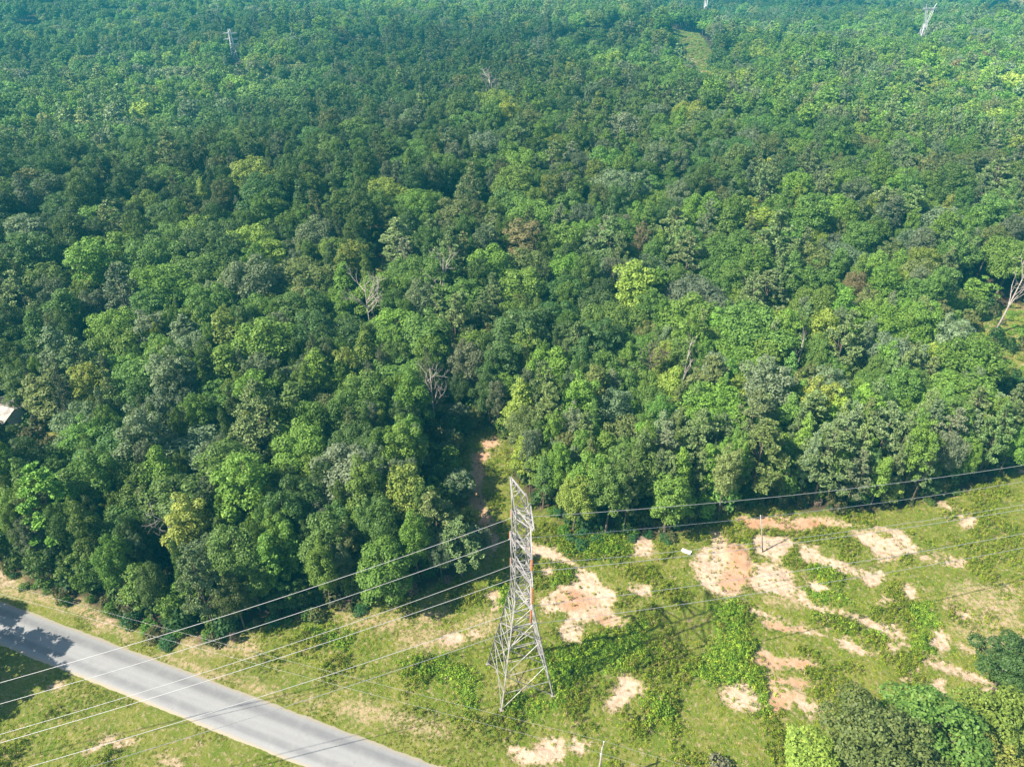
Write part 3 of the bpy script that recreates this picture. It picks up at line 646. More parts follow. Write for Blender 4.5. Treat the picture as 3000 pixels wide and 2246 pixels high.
LAND = [(*canopy_base(a_, b_, c_), d_) for a_, b_, c_, d_ in (
    (565, 1560, 9, 'the bright yellow-green oval tree'), (2410, 960, 13, 'the large bright yellow tree'), (2395, 1185, 12, 'the dark forest gap'), (2745, 1040, 10, 'the golden tree'),
    (270, 1150, 11, 'the pale-roofed house'), (1535, 1320, 8, 'the dirt track bend'), (160, 1510, 9, 'the big bushy pine'), (1290, 1500, 12, 'the bare-trunked track pine'),
    (2230, 1340, 11, 'the broad olive pine'), (2580, 1290, 10, 'the grey-green edge pine'), (1070, 900, 8, 'the bare grey dead tree'), (1290, 850, 10, 'the forked white dead tree'),
    (505, 1590, 6, 'the small bare tree'), (1905, 1070, 10, 'the twiggy brownish bare tree'), (1265, 1160, 10, 'the thin tangled dead tree'), (2908, 985, 0, 'the leaning pale snag'), (780, 1460, 0, 'the shaded forest opening'))]
for i in sorted(single):
    t = TREES[i]; hi, tr, Rm, Ht, sh = PROTO[t[2]]; pine = sh == 'pine'
    root = empty('pine_tree' if pine else 'broadleaf_tree', (t[0], t[1], float(TZ[i])), rg.uniform(0, 6.28)); root.scale = scale[i]
    tk = obj('trunk', tr, root); cr = obj('crown', hi, root); cr['tint'] = [float(q) for q in wob(TINT[t[4]], rg)]
    if t[5]: lab, grp = t[5], None
    else:
        if -9 < edge_d[i] < 1: zone = 'on the forest edge by the road verge' if t[0] < -25 else ('on the forest edge beside the dirt track' if t[0] < 12 else 'on the forest edge above the bare sandy ground')
        else: zone = 'inside the dense forest left of the dirt track' if t[0] < -2 else 'inside the dense forest right of the dirt track'
        dd = [(math.hypot(lx - t[0], ly - t[1]), nm_) for (lx, ly, nm_) in LAND]; dmin, nm_ = min(dd)
        if dmin < 24: zone = ('next to ' if dmin < 9.5 else 'near ') + nm_
        big = 'large ' if T[i, 2] > 5.0 else ('small ' if T[i, 2] < 3.2 and sh != 'young' else '')
        lab = '%s%s %s %s %s' % (big, TNN[t[4]], SHN[sh], 'pine tree' if pine else 'tree crown', zone); grp = lab
    tag(root, lab, 'pine tree' if pine else 'tree', grp)

def scatter_object(name, coords, rot, scl, index, tint, coll, label, cat):
    me = bpy.data.meshes.new(name); me.vertices.add(len(coords)); me.vertices.foreach_set('co', np.asarray(coords, float).ravel())
    for nm, ty, key, val in (('rot', 'FLOAT_VECTOR', 'vector', rot), ('scl', 'FLOAT_VECTOR', 'vector', scl), ('idx', 'INT', 'value', index), ('tint', 'FLOAT_COLOR', 'color', tint)):
        a = me.attributes.new(nm, ty, 'POINT'); a.data.foreach_set(key, np.asarray(val, np.int32 if ty == 'INT' else np.float32).ravel())
    o = obj(name, me); g = bpy.data.node_groups.new(name + '_scatter', 'GeometryNodeTree')
    g.interface.new_socket('Geometry', in_out='INPUT', socket_type='NodeSocketGeometry'); g.interface.new_socket('Geometry', in_out='OUTPUT', socket_type='NodeSocketGeometry')
    gi = g.nodes.new('NodeGroupInput'); go = g.nodes.new('NodeGroupOutput'); ci = g.nodes.new('GeometryNodeCollectionInfo'); ip = g.nodes.new('GeometryNodeInstanceOnPoints')
    ci.inputs['Collection'].default_value = coll; ci.inputs['Separate Children'].default_value = True; ci.inputs['Reset Children'].default_value = True
    ip.inputs['Pick Instance'].default_value = True
    g.links.new(gi.outputs[0], ip.inputs['Points']); g.links.new(ci.outputs[0], ip.inputs['Instance'])
    for nm, ty, sk in (('idx', 'INT', 'Instance Index'), ('rot', 'FLOAT_VECTOR', 'Rotation'), ('scl', 'FLOAT_VECTOR', 'Scale')):
        na = g.nodes.new('GeometryNodeInputNamedAttribute'); na.data_type = ty; na.inputs['Name'].default_value = nm; g.links.new(na.outputs['Attribute'], ip.inputs[sk])
    g.links.new(ip.outputs[0], go.inputs[0]); md_ = o.modifiers.new('scatter', 'NODES'); md_.node_group = g
    return tag(o, label, cat, kind='stuff')
rest = np.array([i for i in range(len(TREES)) if i not in single]); dr = dist[rest]
for nm, sel, coll, lab in (('forest', rest[dr < 330], far_hi, 'dense green mixed forest canopy in the middle distance'),
                           ('distant_forest', rest[dr >= 330], far_lo, 'far-off hazy forest canopy running to the top of the view')):
    k = len(sel); rot = np.zeros((k, 3)); rot[:, 2] = rg.uniform(0, 6.28, k)
    tint = np.ones((k, 4)); tint[:, :3] = np.array([wob(TINT[TREES[i][4]], rg, .2) for i in sel]) * (.58 + .84 * sstep(.25, .75, fbm(T[sel, 0] + 70, T[sel, 1] + 30, 130, 151, 3)))[:, None]
    scatter_object(nm, np.stack([T[sel, 0], T[sel, 1], TZ[sel]], -1), rot, scale[sel], [TREES[i][2] for i in sel], tint, coll, lab, 'forest')
print('TREES', len(TREES), 'single', len(single), 'pines', npn)

# ------------------------------------------------------------------ shrubs: single ones along the forest edge, undergrowth inside
def shrub(x, y, r, h, tint, label, group=None):
    k = int(rg.integers(4)); root = empty('shrub', (x, y, float(terrain(x, y)) - .05), rg.uniform(0, 6.28)); root.scale = (r / 1.5, r / 1.5, h / 1.9)
    obj('stem', SHRUB[k][1], root); f = obj('foliage', SHRUB[k][0], root); f['tint'] = [float(q) for q in wob(tint, rg)]
    tag(root, label, 'shrub', group)
ST = {'teal': (0.040, 0.115, 0.030), 'fresh': (0.085, 0.165, 0.018), 'olive': (0.12, 0.12, 0.04), 'brown': (0.19, 0.13, 0.095), 'grey': (0.20, 0.22, 0.13)}
for (px_, py_, r, h, tn) in ((1672, 1585, 1.7, 1.7, 'teal'), (1705, 1600, 1.9, 1.8, 'teal'), (1745, 1590, 1.7, 1.6, 'teal'), (1650, 1560, 1.5, 1.5, 'fresh'), (1780, 1570, 1.4, 1.3, 'teal'), (1715, 1560, 1.6, 1.8, 'teal'), (1820, 1560, 1.3, 1.2, 'fresh')):
    p = gnd(px_, py_); shrub(p[0], p[1], r, h, ST[tn], 'bluish green shrub of the thicket beside the dirt track' if tn == 'teal' else 'fresh green shrub at the rim of the thicket beside the track', 'thicket shrubs ' + tn)
p = gnd(2105, 2270); shrub(p[0], p[1], 1.9, 3.0, ST['grey'], 'pale grey-green shrub standing alone near the oaks in the field')
cnt = 0
ex = wpoly([(0, 1668), (130, 1738), (330, 1798), (480, 1874), (640, 1880), (720, 1845), (900, 1800), (1050, 1765), (1200, 1735), (1320, 1700)])
for i in range(len(ex) - 1):
    L_ = np.linalg.norm(ex[i + 1] - ex[i])
    for s in np.arange(0, L_, 2.1):
        p = ex[i] + (ex[i + 1] - ex[i]) * s / L_ + rg.normal(size=2) * .8
        if p[0] < -28: tn = ['fresh', 'olive', 'teal', 'brown'][int(rg.choice(4, p=(.4, .25, .25, .1)))]
        else: tn = ['fresh', 'olive', 'teal', 'brown'][int(rg.choice(4, p=(.2, .3, .1, .4)))]
        shrub(p[0], p[1], rg.uniform(.8, 1.9), rg.uniform(.9, 2.4), ST[tn], '%s shrub in the hem of shrubs between forest and grass' % {'fresh': 'fresh green', 'olive': 'olive', 'teal': 'dark green', 'brown': 'brown twiggy'}[tn], 'forest hem shrubs ' + tn)
ex = wpoly([(1570, 1490), (1640, 1515), (1700, 1560), (1850, 1580), (1960, 1570), (2080, 1520), (2170, 1470), (2300, 1478), (2450, 1488), (2620, 1480), (2760, 1455), (2870, 1415), (3000, 1360)])
for i in range(len(ex) - 1):
    L_ = np.linalg.norm(ex[i + 1] - ex[i])
    for s in np.arange(0, L_, 3.0):
        p = ex[i] + (ex[i + 1] - ex[i]) * s / L_ + rg.normal(size=2) * .8
        tn = ['fresh', 'olive', 'teal', 'brown'][int(rg.choice(4, p=(.34, .3, .26, .1)))]
        shrub(p[0], p[1], rg.uniform(.7, 1.7), rg.uniform(.8, 2.0), ST[tn], '%s shrub under the trees above the bare sandy bank' % {'fresh': 'fresh green', 'olive': 'olive', 'teal': 'dark green', 'brown': 'brown twiggy'}[tn], 'sandy bank shrubs ' + tn)
nu = 12000; ys = np.sqrt(np.r_[rg.uniform(62 ** 2, 420 ** 2, 8000), rg.uniform(62 ** 2, 135 ** 2, 4000)]); xs = rg.uniform(-1, 1, nu) * (.62 * ys + 50); keep = (~(inside(FIELD, xs, ys) | inside(PATH, xs, ys) | (road_d(xs, ys) < 9))) & (sdist(FIELD, xs, ys) < -1.5)
for P in CLEAR[4:]: keep &= ~inside(P, xs, ys)
xs, ys = xs[keep], ys[keep]; k = len(xs); rot = np.zeros((k, 3)); rot[:, 2] = rg.uniform(0, 6.28, k); sc = rg.uniform(.7, 2.2, (k, 1)) * np.array([1, 1, 1.25])
tint = np.ones((k, 4)); tint[:, :3] = [wob([(0.04, .09, .02), (.07, .12, .02), (.09, .09, .03)][j], rg) for j in rg.integers(0, 3, k)]
for P in CLEAR[:4]:                                                       # light green scrub in the open glades
    lo_, hi_ = P.min(0), P.max(0); kk = int((hi_ - lo_).prod() / 3.0); q = rg.uniform(lo_, hi_, (min(kk, 5000), 2)); q = q[inside(P, q[:, 0], q[:, 1])]
    xs = np.r_[xs, q[:, 0]]; ys = np.r_[ys, q[:, 1]]; j = len(q); rq = np.zeros((j, 3)); rq[:, 2] = rg.uniform(0, 6.28, j); rot = np.r_[rot, rq]
    sc = np.r_[sc, rg.uniform(.5, 1.1, (j, 1)) * np.array([1, 1, .55])]; tq = np.ones((j, 4)); tq[:, :3] = [wob([(.22, .30, .05), (.33, .31, .10), (.17, .28, .04)][i_], rg) for i_ in rg.integers(0, 3, j)]; tint = np.r_[tint, tq]
k = len(xs)
scatter_object('undergrowth', np.stack([xs, ys, terrain(xs, ys)], -1), rot, sc, rg.integers(0, 4, k), tint, shr_c, 'leafy green undergrowth filling gaps under the forest', 'undergrowth')

# ------------------------------------------------------------------ field weeds and grass
weed_c = bpy.data.collections.new('weed_kinds')
for i in range(8):
    rg2 = np.random.default_rng(500 + i); tall = i < 4; k = 30 if tall else 30
    az = rg2.uniform(0, 6.28, k); rr = rg2.uniform(0, .30 if tall else .38, k); z = rg2.uniform(.05, .55 if tall else .22, k)
    c = np.stack([rr * np.cos(az), rr * np.sin(az), z], -1); nn = np.stack([np.cos(az) * .6, np.sin(az) * .6, np.full(k, .8)], -1) + rg2.normal(size=(k, 3)) * .5
    weed_c.objects.link(obj('weed_kind_%02d' % i, leaf_mesh('weed_%d' % i, c, nn, .20 if tall else .17, .45, M_WEED, rg2), link=False))
nw = 210000; xs = rg.uniform(-98, 122, nw); ys = rg.uniform(37, 128, nw)
P_ = project(np.stack([xs, ys, np.zeros(nw)], -1)); keep = (P_[0] > -250) & (P_[0] < 3250) & (P_[1] < 2420) & (road_d(xs, ys) > ROAD_W / 2 + .25)
xs, ys = xs[keep], ys[keep]; sa, cl, lu, dy, fl = fields(xs, ys); nz = np.clip((fbm(xs, ys, 4.5, 91, 4) - .5) * 2.0 + .5, 0, 1); mow = sstep(13, 6, road_d(xs, ys))
dens = (.36 + .55 * nz + lu * .5) * (1 - sstep(.15, .85, sa) * .9) * sstep(.2, .6, fl); keep = rg.random(len(xs)) < dens
xs, ys, sa, lu, dy, nz, mow = [q[keep] for q in (xs, ys, sa, lu, dy, nz, mow)]; k = len(xs)
h = (.55 + .9 * sstep(.45, .75, nz) + .5 * lu) * rg.uniform(.5, 1.4, k) * (1 - .68 * mow) * (1 - .4 * dy); w = (.8 + .35 * lu) * rg.uniform(.75, 1.3, k) * (1 - .25 * mow)
base = np.array([(.215, .265, .022), (.135, .205, .017), (.25, .24, .045), (.32, .265, .12)]); lc = np.array([(.13, .24, .02), (.25, .36, .035)])
pr = np.stack([.40 + .3 * nz, .30 + .2 * nz, .25 * np.ones(k), .04 + .55 * dy], -1); pr /= pr.sum(1, keepdims=True); ci_ = (rg.random((k, 1)) > np.cumsum(pr, 1)).sum(1).clip(0, 3)
col = base[ci_]; ul = rg.random(k) < lu * .9; col[ul] = lc[rg.integers(0, 2, ul.sum())]
col[mow > .5] *= np.array([.82, .78, .9]); col = col * rg.uniform(.75, 1.25, (k, 1)); tint = np.ones((k, 4)); tint[:, :3] = col
rot = rg.normal(size=(k, 3)) * .12; rot[:, 2] = rg.uniform(0, 6.28, k)
fine = terrain(xs, ys) + sstep(4.6, 8, road_d(xs, ys)) * (fbm(xs, ys, 9, 21, 3) - .5) * .55
scatter_object('grass', np.stack([xs, ys, fine - .03], -1), rot, np.stack([w, w, h], -1), np.where(h > .8, rg.integers(0, 4, k), rg.integers(4, 8, k)), tint, weed_c, 'rough weedy grass covering the open field and road verges', 'grass')
print('WEEDS', k)

# ------------------------------------------------------------------ dead and bare trees
def bare_tree(px_, py_, zc, Ht, label, seed, lean=(0, 0), mat=M_PALEBARK, bark=0, spread=.45, r0=.22, forks=4, base=None):
    rg2 = np.random.default_rng(seed); mat = M_BARK if bark else mat; b = base if base is not None else gnd(px_, py_, zc); root = empty('dead_tree', (b[0], b[1], float(terrain(*b))))
    mb = MB(); tip = Vector((lean[0], lean[1], Ht)); pts = [Vector((0, 0, -.4)), tip * .3 + Vector((.1, 0, 0)), tip * .62, tip]
    mb.tube(pts, [r0, r0 * .8, r0 * .55, .04], 7); obj('trunk', mb.mesh('dead_trunk', mat, True), root)
    def grow_b(s, d, ln, r, lev, B):
        e = s + d * ln; md_ = s.lerp(e, .5) + Vector(rg2.normal(size=3) * ln * .06); B.tube([s, md_, e], [r, r * .75, r * .4], 5 if lev < 2 else 4)
        if lev < 3:
            for k_ in range(2 if lev else 3):
                nd = (d + Vector(rg2.normal(size=3) * .55) + Vector((0, 0, .22))).normalized(); grow_b(s.lerp(e, rg2.uniform(.45, 1)), nd, ln * rg2.uniform(.5, .75), r * .5, lev + 1, B)
    for k_ in range(forks):
        B = MB(); f = rg2.uniform(.35, .9); az = rg2.uniform(0, 6.28); d = Vector((math.cos(az) * spread, math.sin(az) * spread, 1)).normalized()
        grow_b(tip * f, d, Ht * .28 * (1.2 - f * .5), r0 * .5, 0, B); obj('branch', B.mesh('dead_branch', mat), root)
    tag(root, label, 'dead tree'); return root
for a_ in DEAD: bare_tree(*a_[:6], **a_[6])

# ------------------------------------------------------------------ transmission tower
def wpt(lx, ly, z): q = TW + tdx * lx + tdy * ly; return (q[0], q[1], z)
tower = empty('transmission_tower', (TW[0], TW[1], 0), TAZ)
tag(tower, 'tall rusty-grey steel lattice transmission tower with four cross-arms in the field', 'tower')
HB, HT, ZW, ZT = 3.85, 1.05, 19.6, 36.2
def half(z): return HB + (HT - HB) * z / ZW if z < ZW else HT + (0.85 - HT) * (z - ZW) / (ZT - ZW)
def corner(k, z): sx_, sy_ = ((-1, 1), (-1, -1), (1, -1), (1, 1))[k]; w_ = half(z); return Vector((sx_ * w_, sy_ * w_, z))
def member(name, a, b, w, parent=tower):
    mb = MB(); mb.angle(a, b, w); return obj(name, mb.mesh(name, M_STEEL), parent)
for k in range(4):
    mb = MB(); pts = [corner(k, z) for z in (-.5, ZW)] ; mb.angle(pts[0], pts[1], .17); mb.angle(pts[1] - Vector((0, 0, .05)), corner(k, ZT), .13)
    obj('leg', mb.mesh('leg', M_STEEL), tower)
    mb = MB(); c_ = corner(k, .1); mb.box((c_.x, c_.y, .0), (.6, .6, .5)); obj('footing', mb.mesh('footing', M_CONC), tower)
lev = [0, 6.4, 11.2, 15.0, 17.6, ZW]
for i in range(len(lev) - 1):
    za, zb_ = lev[i], lev[i + 1]
    for k in range(4):
        a0, b0, a1, b1 = corner(k, za), corner((k + 1) % 4, za), corner(k, zb_), corner((k + 1) % 4, zb_)
        member('brace', a0 + Vector((0, 0, .3)), b1, .085); member('brace', b0 + Vector((0, 0, .3)), a1, .085); member('brace', a1, b1, .085)
        if i < 2:
            md_ = (a0 + b1) / 2; member('brace', (a0 + a1) / 2, md_, .08); member('brace', (b0 + b1) / 2, md_, .08)
up = list(np.linspace(ZW, ZT, 8))
for i in range(7):
    za, zb_ = up[i], up[i + 1]
    for k in range(4):
        a0, b0, a1, b1 = corner(k, za), corner((k + 1) % 4, za), corner(k, zb_), corner((k + 1) % 4, zb_)
        member('brace', a0, b1, .065); member('brace', b0, a1, .065)
        if i % 2: member('brace', a1, b1, .10)
for zd in (11.2, ZW):
    member('brace', corner(0, zd), corner(2, zd), .10); member('brace', corner(1, zd), corner(3, zd), .10)
ARMS = [(35.7, 4.8), (30.5, 4.3), (26.1, 4.8), (21.4, 4.45)]
TIPS = []
for ai, (z, hl) in enumerate(ARMS):
    for s in (1, -1):
        arm = MB(); tip = Vector((0, s * hl, z)); w_ = half(z); up_h = 1.7 if ai else 0.5
        for sx_ in (-1, 1):
            arm.angle(Vector((sx_ * w_, s * w_, z)), tip, .15); arm.angle(Vector((sx_ * half(z + up_h), s * half(z + up_h), z + up_h if ai else z - 1.7)), tip, .13)
        cm = obj('cross_arm', arm.mesh('cross_arm', M_STEEL), tower)
        for f in (.3, .58, .8):
            pa = Vector((-w_, s * w_, z)).lerp(tip, f); pb = Vector((w_, s * w_, z)).lerp(tip, f); pc = Vector((-w_, s * w_, z)).lerp(tip, max(0, f - .26))
            member('strut', pa, pb, .08, cm); member('strut', pc, pb, .08, cm)
            zz = z + up_h if ai else z - 1.7; pu = Vector((w_, s * w_, zz)).lerp(tip, f); member('strut', pb, pu, .07, cm)
        if ai: TIPS.append((ai, s, tip))
WZ = {(1, 1): 29.0, (2, 1): 25.2, (3, 1): 19.8, (1, -1): 28.3, (2, -1): 22.6, (3, -1): 18.6}
WIRES = []
for ai, s, tip in TIPS:
    zb_ = min(WZ[(ai, s)], tip.z - 1.5) if ai != 2 or s != 1 else 24.6
    prof = MB(); z = tip.z - .12; pts, rads = [], []
    nd = 9; zlo = zb_ + .18
    for q in range(nd):
        t0 = z - (z - zlo) * q / nd; t1 = z - (z - zlo) * (q + .55) / nd; pts += [(tip.x, tip.y, t0), (tip.x, tip.y, t0 - .01), (tip.x, tip.y, t1)]; rads += [.06, .17, .08]
    prof.tube(pts, rads, 8); ins = obj('insulator', prof.mesh('insulator', M_INSUL, False), tower)
    cl = MB(); cl.tube([(tip.x, tip.y, tip.z + .02), (tip.x, tip.y, tip.z - .16)], [.035, .035], 5); cl.tube([(tip.x - .25, tip.y, zb_), (tip.x, tip.y, zb_ + .05), (tip.x + .25, tip.y, zb_)], [.07, .09, .07], 6)
    cl.tube([(tip.x, tip.y, zlo + .02), (tip.x, tip.y, zb_)], [.04, .04], 5)
    obj('clamp', cl.mesh('clamp', M_STEEL), ins); WIRES.append((ai, s, wpt(tip.x, tip.y, zb_)))
# conductors: parabolic spans fitted to where each wire crosses the photograph's edges
EDGE = {(1, 1): ((0, 1999), (3000, 1362)), (2, 1): ((0, 2061), (3000, 1410)), (3, 1): ((0, 2150), (3000, 1477)),
        (1, -1): ((0, 2175), (3000, 1491)), (2, -1): ((81, 2246), (3000, 1562)), (3, -1): ((262, 2246), (3000, 1604))}
ORD = {1: 'top', 2: 'middle', 3: 'lowest'}
for ai, s, A in WIRES:
    res = []
    for (ex_, ey_) in EDGE[(ai, s)]:
        d = pray(ex_, ey_); nn = np.array([-ldir[1], ldir[0]]); t = (A[0] * nn[0] + A[1] * nn[1]) / (d[:2] @ nn); P = d * t
        sv_ = (P[0] - A[0]) * ldir[0] + (P[1] - A[1]) * ldir[1]; res.append((sv_, P[2] + CAM_H - A[2]))
    pts = []
    for sgn, (se, dz) in zip((-1, 1), res):
        span = 250.0; L_ = abs(se); kq = -dz / (L_ * (1 - L_ / span))        # z = -kq * s * (1 - s/span): back up at the next tower
        ss = np.concatenate([np.linspace(0, 110, 60)[(1 if sgn > 0 else 0):], np.linspace(115, span, 24)])
        sec = [(A[0] + sgn * q * ldir[0], A[1] + sgn * q * ldir[1], A[2] - kq * q * (1 - q / span)) for q in ss]
        pts = sec[::-1] if sgn < 0 else pts + sec
    mb = MB(); mb.tube(pts, [.032] * len(pts), 5); o = obj('power_line', mb.mesh('power_line', M_WIRE, True))
    tag(o, 'pale aluminium power line on the %s cross-arm, %s side of the tower' % (ORD[ai], 'forest' if s > 0 else 'field'), 'power line')

# ------------------------------------------------------------------ roadside utility pole with two thin wires, and the leaning post in the sand
def utility_pole(base, top, label, r=.15, arm=True, ang=0.0):
    root = empty('utility_pole', (base[0], base[1], 0)); d = Vector(top) - Vector((base[0], base[1], 0)); mb = MB()
    mb.tube([(0, 0, -.5), d * .5, d], [r, r * .88, r * .72], 10); obj('pole', mb.mesh('pole', M_POLE, True), root)
    if arm:
        mb = MB(); mb.box((d.x + .18 * math.sin(ang), d.y - .18 * math.cos(ang), d.z - .45), (1.9, .11, .13), ang + math.pi / 2); obj('cross_arm', mb.mesh('pole_arm', M_POLE), root)
        for s in (-.8, .8):
            mb = MB(); x, y = d.x - s * math.sin(ang) , d.y + s * math.cos(ang)
            mb.tube([(x, y, d.z - .42), (x, y, d.z - .3), (x, y, d.z - .29), (x, y, d.z - .14)], [.04, .07, .09, .04], 8); obj('insulator', mb.mesh('pin_insulator', M_WHITE), root)
    return tag(root, label, 'utility pole')
pt = gnd(1765, 2186, 9.5, False); pang = math.atan2(rd[1], rd[0])
utility_pole(pt, (pt[0], pt[1], 9.5), 'weathered grey utility pole standing in the field near the sand patch', ang=pang)
far_top = gnd(-250, 1652, 7.0, False)
utility_pole(far_top, (far_top[0], far_top[1], 7.0), 'weathered utility pole standing across the verge beyond the bend of forest by the road', ang=pang)
rt = pt + (pt - far_top) / np.linalg.norm(pt - far_top) * 55
for j, s in enumerate((.8, -.8)):
    o_ = np.array([-math.sin(pang), math.cos(pang)]) * s; pts = []
    for a, b, za, zb_ in ((far_top, pt, 6.9, 9.4), (pt, rt, 9.4, 9.4)):
        for q in np.linspace(0, 1, 30)[(0 if not pts else 1):]:
            p = a + (b - a) * q + o_; pts.append((p[0], p[1], za + (zb_ - za) * q - 4 * .7 * q * (1 - q)))
    mb = MB(); mb.tube(pts, [.011] * len(pts), 5); tag(obj('service_wire', mb.mesh('service_wire', M_WIRE, True)), 'thin service wire between wooden poles, %s' % ('forest side of the pair' if s > 0 else 'road side of the pair'), 'wire')
b_ = gnd(2236, 1616); tz = 6.2; d = pray(2228, 1508); t = (b_[1] + .8) / d[1]
utility_pole(b_, (d[0] * t, d[1] * t, CAM_H + d[2] * t), 'slim bare wooden post standing on the pale sand below the forest', r=.12, arm=False)

# ------------------------------------------------------------------ white scrap sheet on the sand
b_ = gnd(2010, 1617); root = empty('scrap_sheet', (b_[0], b_[1], -.02), R(-35)); mb = MB()
for i in range(9):
    x = -.85 + 1.7 * i / 8
    for y in (-.4, .4): mb.v.append((x, y, .16 + .05 * (i % 2) + .22 * (i / 8) ** 2)); mb.v.append((x, y, .13 + .05 * (i % 2) + .22 * (i / 8) ** 2))
for i in range(8):
    a = 4 * i; b = a + 4; mb.f += [(a, b, b + 2, a + 2), (a + 1, a + 3, b + 3, b + 1), (a, a + 1, b + 1, b), (a + 2, b + 2, b + 3, a + 3)]
mb.f += [(0, 2, 3, 1), (32, 33, 35, 34)]
obj('sheet', mb.mesh('sheet', M_WHITE), root); mb = MB(); mb.tube([(.7, -.35, -.1), (.72, -.3, .36)], [.05, .04], 6); mb.tube([(.7, .35, -.1), (.72, .3, .36)], [.05, .04], 6); mb.tube([(-.7, 0, -.1), (-.7, 0, .2)], [.06, .05], 6)
obj('prop', mb.mesh('prop', M_POLE), root); tag(root, 'crumpled white sheet metal scrap lying at the edge of bare sand', 'scrap')

# ------------------------------------------------------------------ house in the clearing at the left
def house(base, rz, Lx, Ly, label):
    root = empty('house', (base[0], base[1], float(terrain(*base))), rz); h = 2.9; rh = 1.9
    mb = MB(); mb.box((0, 0, h / 2 - .1), (Lx, Ly, h + .2)); mb.add([(-Lx / 2, -Ly / 2, h), (-Lx / 2, Ly / 2, h), (-Lx / 2, 0, h + rh - .05), (Lx / 2, -Ly / 2, h), (Lx / 2, Ly / 2, h), (Lx / 2, 0, h + rh - .05)], [(0, 2, 1), (3, 4, 5), (0, 3, 5, 2), (1, 2, 5, 4)])
    obj('wall', mb.mesh('wall', M_SIDING), root)
    for s in (-1, 1):
        mb = MB(); e = .5; a = Lx / 2 + .4; y0, z0 = s * (Ly / 2 + e), h - rh * e / (Ly / 2); v = []
        for zz in (0, .14): v += [(-a, y0, z0 + zz), (a, y0, z0 + zz), (a, 0, h + rh + zz), (-a, 0, h + rh + zz)]
        mb.add(v, [(0, 1, 2, 3), (7, 6, 5, 4), (0, 4, 5, 1), (1, 5, 6, 2), (2, 6, 7, 3), (3, 7, 4, 0)]); obj('roof', mb.mesh('roof', M_ROOF), root)
    for x in (-3.2, .2, 3.2):
        mb = MB(); mb.box((x, -Ly / 2 - .02, 1.6), (1.1, .08, 1.2)); w_ = obj('window', mb.mesh('window', M_WHITE), root); mb = MB(); mb.box((x, -Ly / 2 - .055, 1.6), (.9, .04, 1.0)); obj('pane', mb.mesh('pane', M_GLASS), w_)
    mb = MB(); mb.box((1.8, -Ly / 2 - .03, 1.05), (.95, .08, 2.1)); obj('door', mb.mesh('door', M_POLE), root)
    return tag(root, label, 'house')
hb = gnd(0, 1232); house(hb, R(-20), 13, 8, 'low house with pale roof half hidden by trees in a clearing')

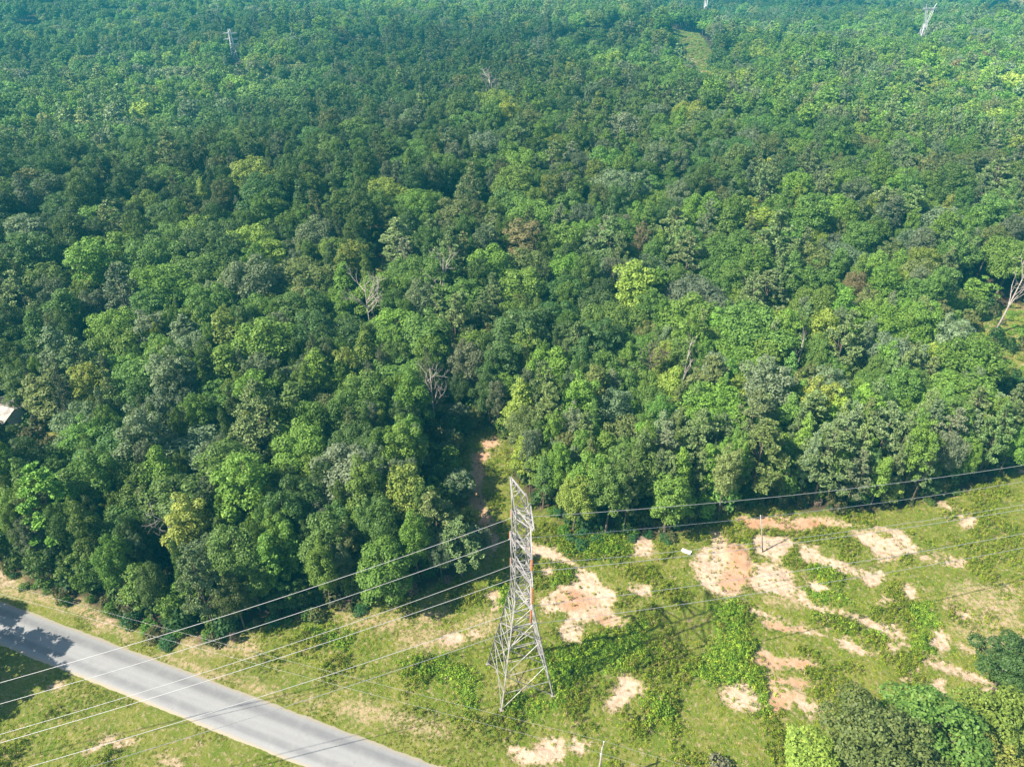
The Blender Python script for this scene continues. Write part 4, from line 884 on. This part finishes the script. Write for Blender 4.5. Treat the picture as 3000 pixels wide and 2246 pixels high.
# ------------------------------------------------------------------ far lattice towers in the forest
M_FARSTEEL = simple_mat('bright_galvanised_steel', (0.60, 0.58, 0.57), 0.15, 0.5, 0.6, 0.3)
def far_tower(px_, py_base, hgt, label, kind, rz):
    b = gnd(px_, py_base, hgt); root = empty('transmission_tower', (b[0], b[1], float(terrain(*b)) - .3), rz); tag(root, label, 'tower', None); w0, w1, zw = 3.0, 1.0, hgt * .55
    def cn(k, z): sx_, sy_ = ((-1, 1), (-1, -1), (1, -1), (1, 1))[k]; f = min(1, z / zw); q = w0 + (w1 - w0) * f; return Vector((sx_ * q, sy_ * q, z))
    zt = hgt * (.9 if kind == 'v' else 1.0); lv = np.linspace(0, zw, 5)
    for k in range(4):
        mb = MB(); mb.angle(cn(k, 0), cn(k, zw), .4); obj('leg', mb.mesh('far_leg', M_FARSTEEL), root)
        mb = MB()
        for i in range(4): mb.angle(cn(k, lv[i]), cn((k + 1) % 4, lv[i + 1]), .22); mb.angle(cn((k + 1) % 4, lv[i]), cn(k, lv[i + 1]), .22); mb.angle(cn(k, lv[i + 1]), cn((k + 1) % 4, lv[i + 1]), .22)
        obj('bracing', mb.mesh('far_bracing', M_FARSTEEL), root)
    if kind == 'v':
        for s in (-1, 1):
            mb = MB(); top = Vector((s * 2.9, 0, zt))
            for sy_ in (-1, 1): mb.angle(Vector((s * w1, sy_ * w1, zw)), top + Vector((s * .5, sy_ * .5, 0)), .35); mb.angle(Vector((s * .1, sy_ * w1, zw)), top + Vector((-s * .8, sy_ * .5, 0)), .3)
            for f in (.25, .5, .75): mb.angle(Vector((s * w1, w1, zw)).lerp(top, f), Vector((s * .1, -w1, zw)).lerp(top, f + .12), .2)
            obj('mast', mb.mesh('mast', M_FARSTEEL), root); mb = MB(); mb.angle(top, top + Vector((s * 1.5, 0, hgt * .13)), .4); obj('peak', mb.mesh('peak', M_FARSTEEL), root)
        mb = MB()
        for dy in (-.6, .6):
            for dz in (0, 1.3): mb.angle((-5.4, dy, zt + dz * .6), (5.4, dy, zt + dz * .6), .36)
        for q in range(8): mb.angle((-5.4 + 1.35 * q, .6, zt), (-4.05 + 1.35 * q, -.6, zt + .78), .2)
        obj('cross_arm', mb.mesh('far_arm', M_FARSTEEL), root)
    else:
        for k in range(4): mb = MB(); mb.angle(cn(k, zw), Vector((cn(k, zw).x * .5, cn(k, zw).y * .5, hgt)), .34); obj('leg', mb.mesh('far_leg_upper', M_FARSTEEL), root)
        for i, z in enumerate((.62, .76, .9)):
            mb = MB()
            for dy in (-.8, .8): mb.angle((-4.6, 0, hgt * z), (0, dy, hgt * z + .4), .3); mb.angle((4.6, 0, hgt * z), (0, dy, hgt * z + .4), .3)
            mb.angle((-4.6, 0, hgt * z), (4.6, 0, hgt * z - .8), .28); obj('cross_arm', mb.mesh('far_arm', M_FARSTEEL), root)
        mb = MB()
        for i in range(6):
            za, zb_ = zw + (hgt - zw) * i / 6, zw + (hgt - zw) * (i + 1) / 6; mb.angle((-.9, .9, za), (.9, -.9, zb_), .2); mb.angle((.9, .9, za), (-.9, -.9, zb_), .2)
        obj('bracing', mb.mesh('far_bracing', M_FARSTEEL), root)
for q in FAR_T: far_tower(*q)

# ------------------------------------------------------------------ haze
mb = MB(); mb.box((0, 1500, 45), (6390, 4200 + 2, 140)); hz = obj('haze', None or mb.mesh('haze', None))
m, n, out = newmat('haze_air'); v = N(n, 'ShaderNodeVolumePrincipled'); v.inputs['Color'].default_value = (0.05, 0.60, 0.80, 1); v.inputs['Density'].default_value = 0.00025; v.inputs['Anisotropy'].default_value = 0.0
n.links.new(v.outputs[0], out.inputs['Volume']); hz.data.materials.append(m); tag(hz, 'thin blue summer haze over the forest', 'haze', kind='stuff')
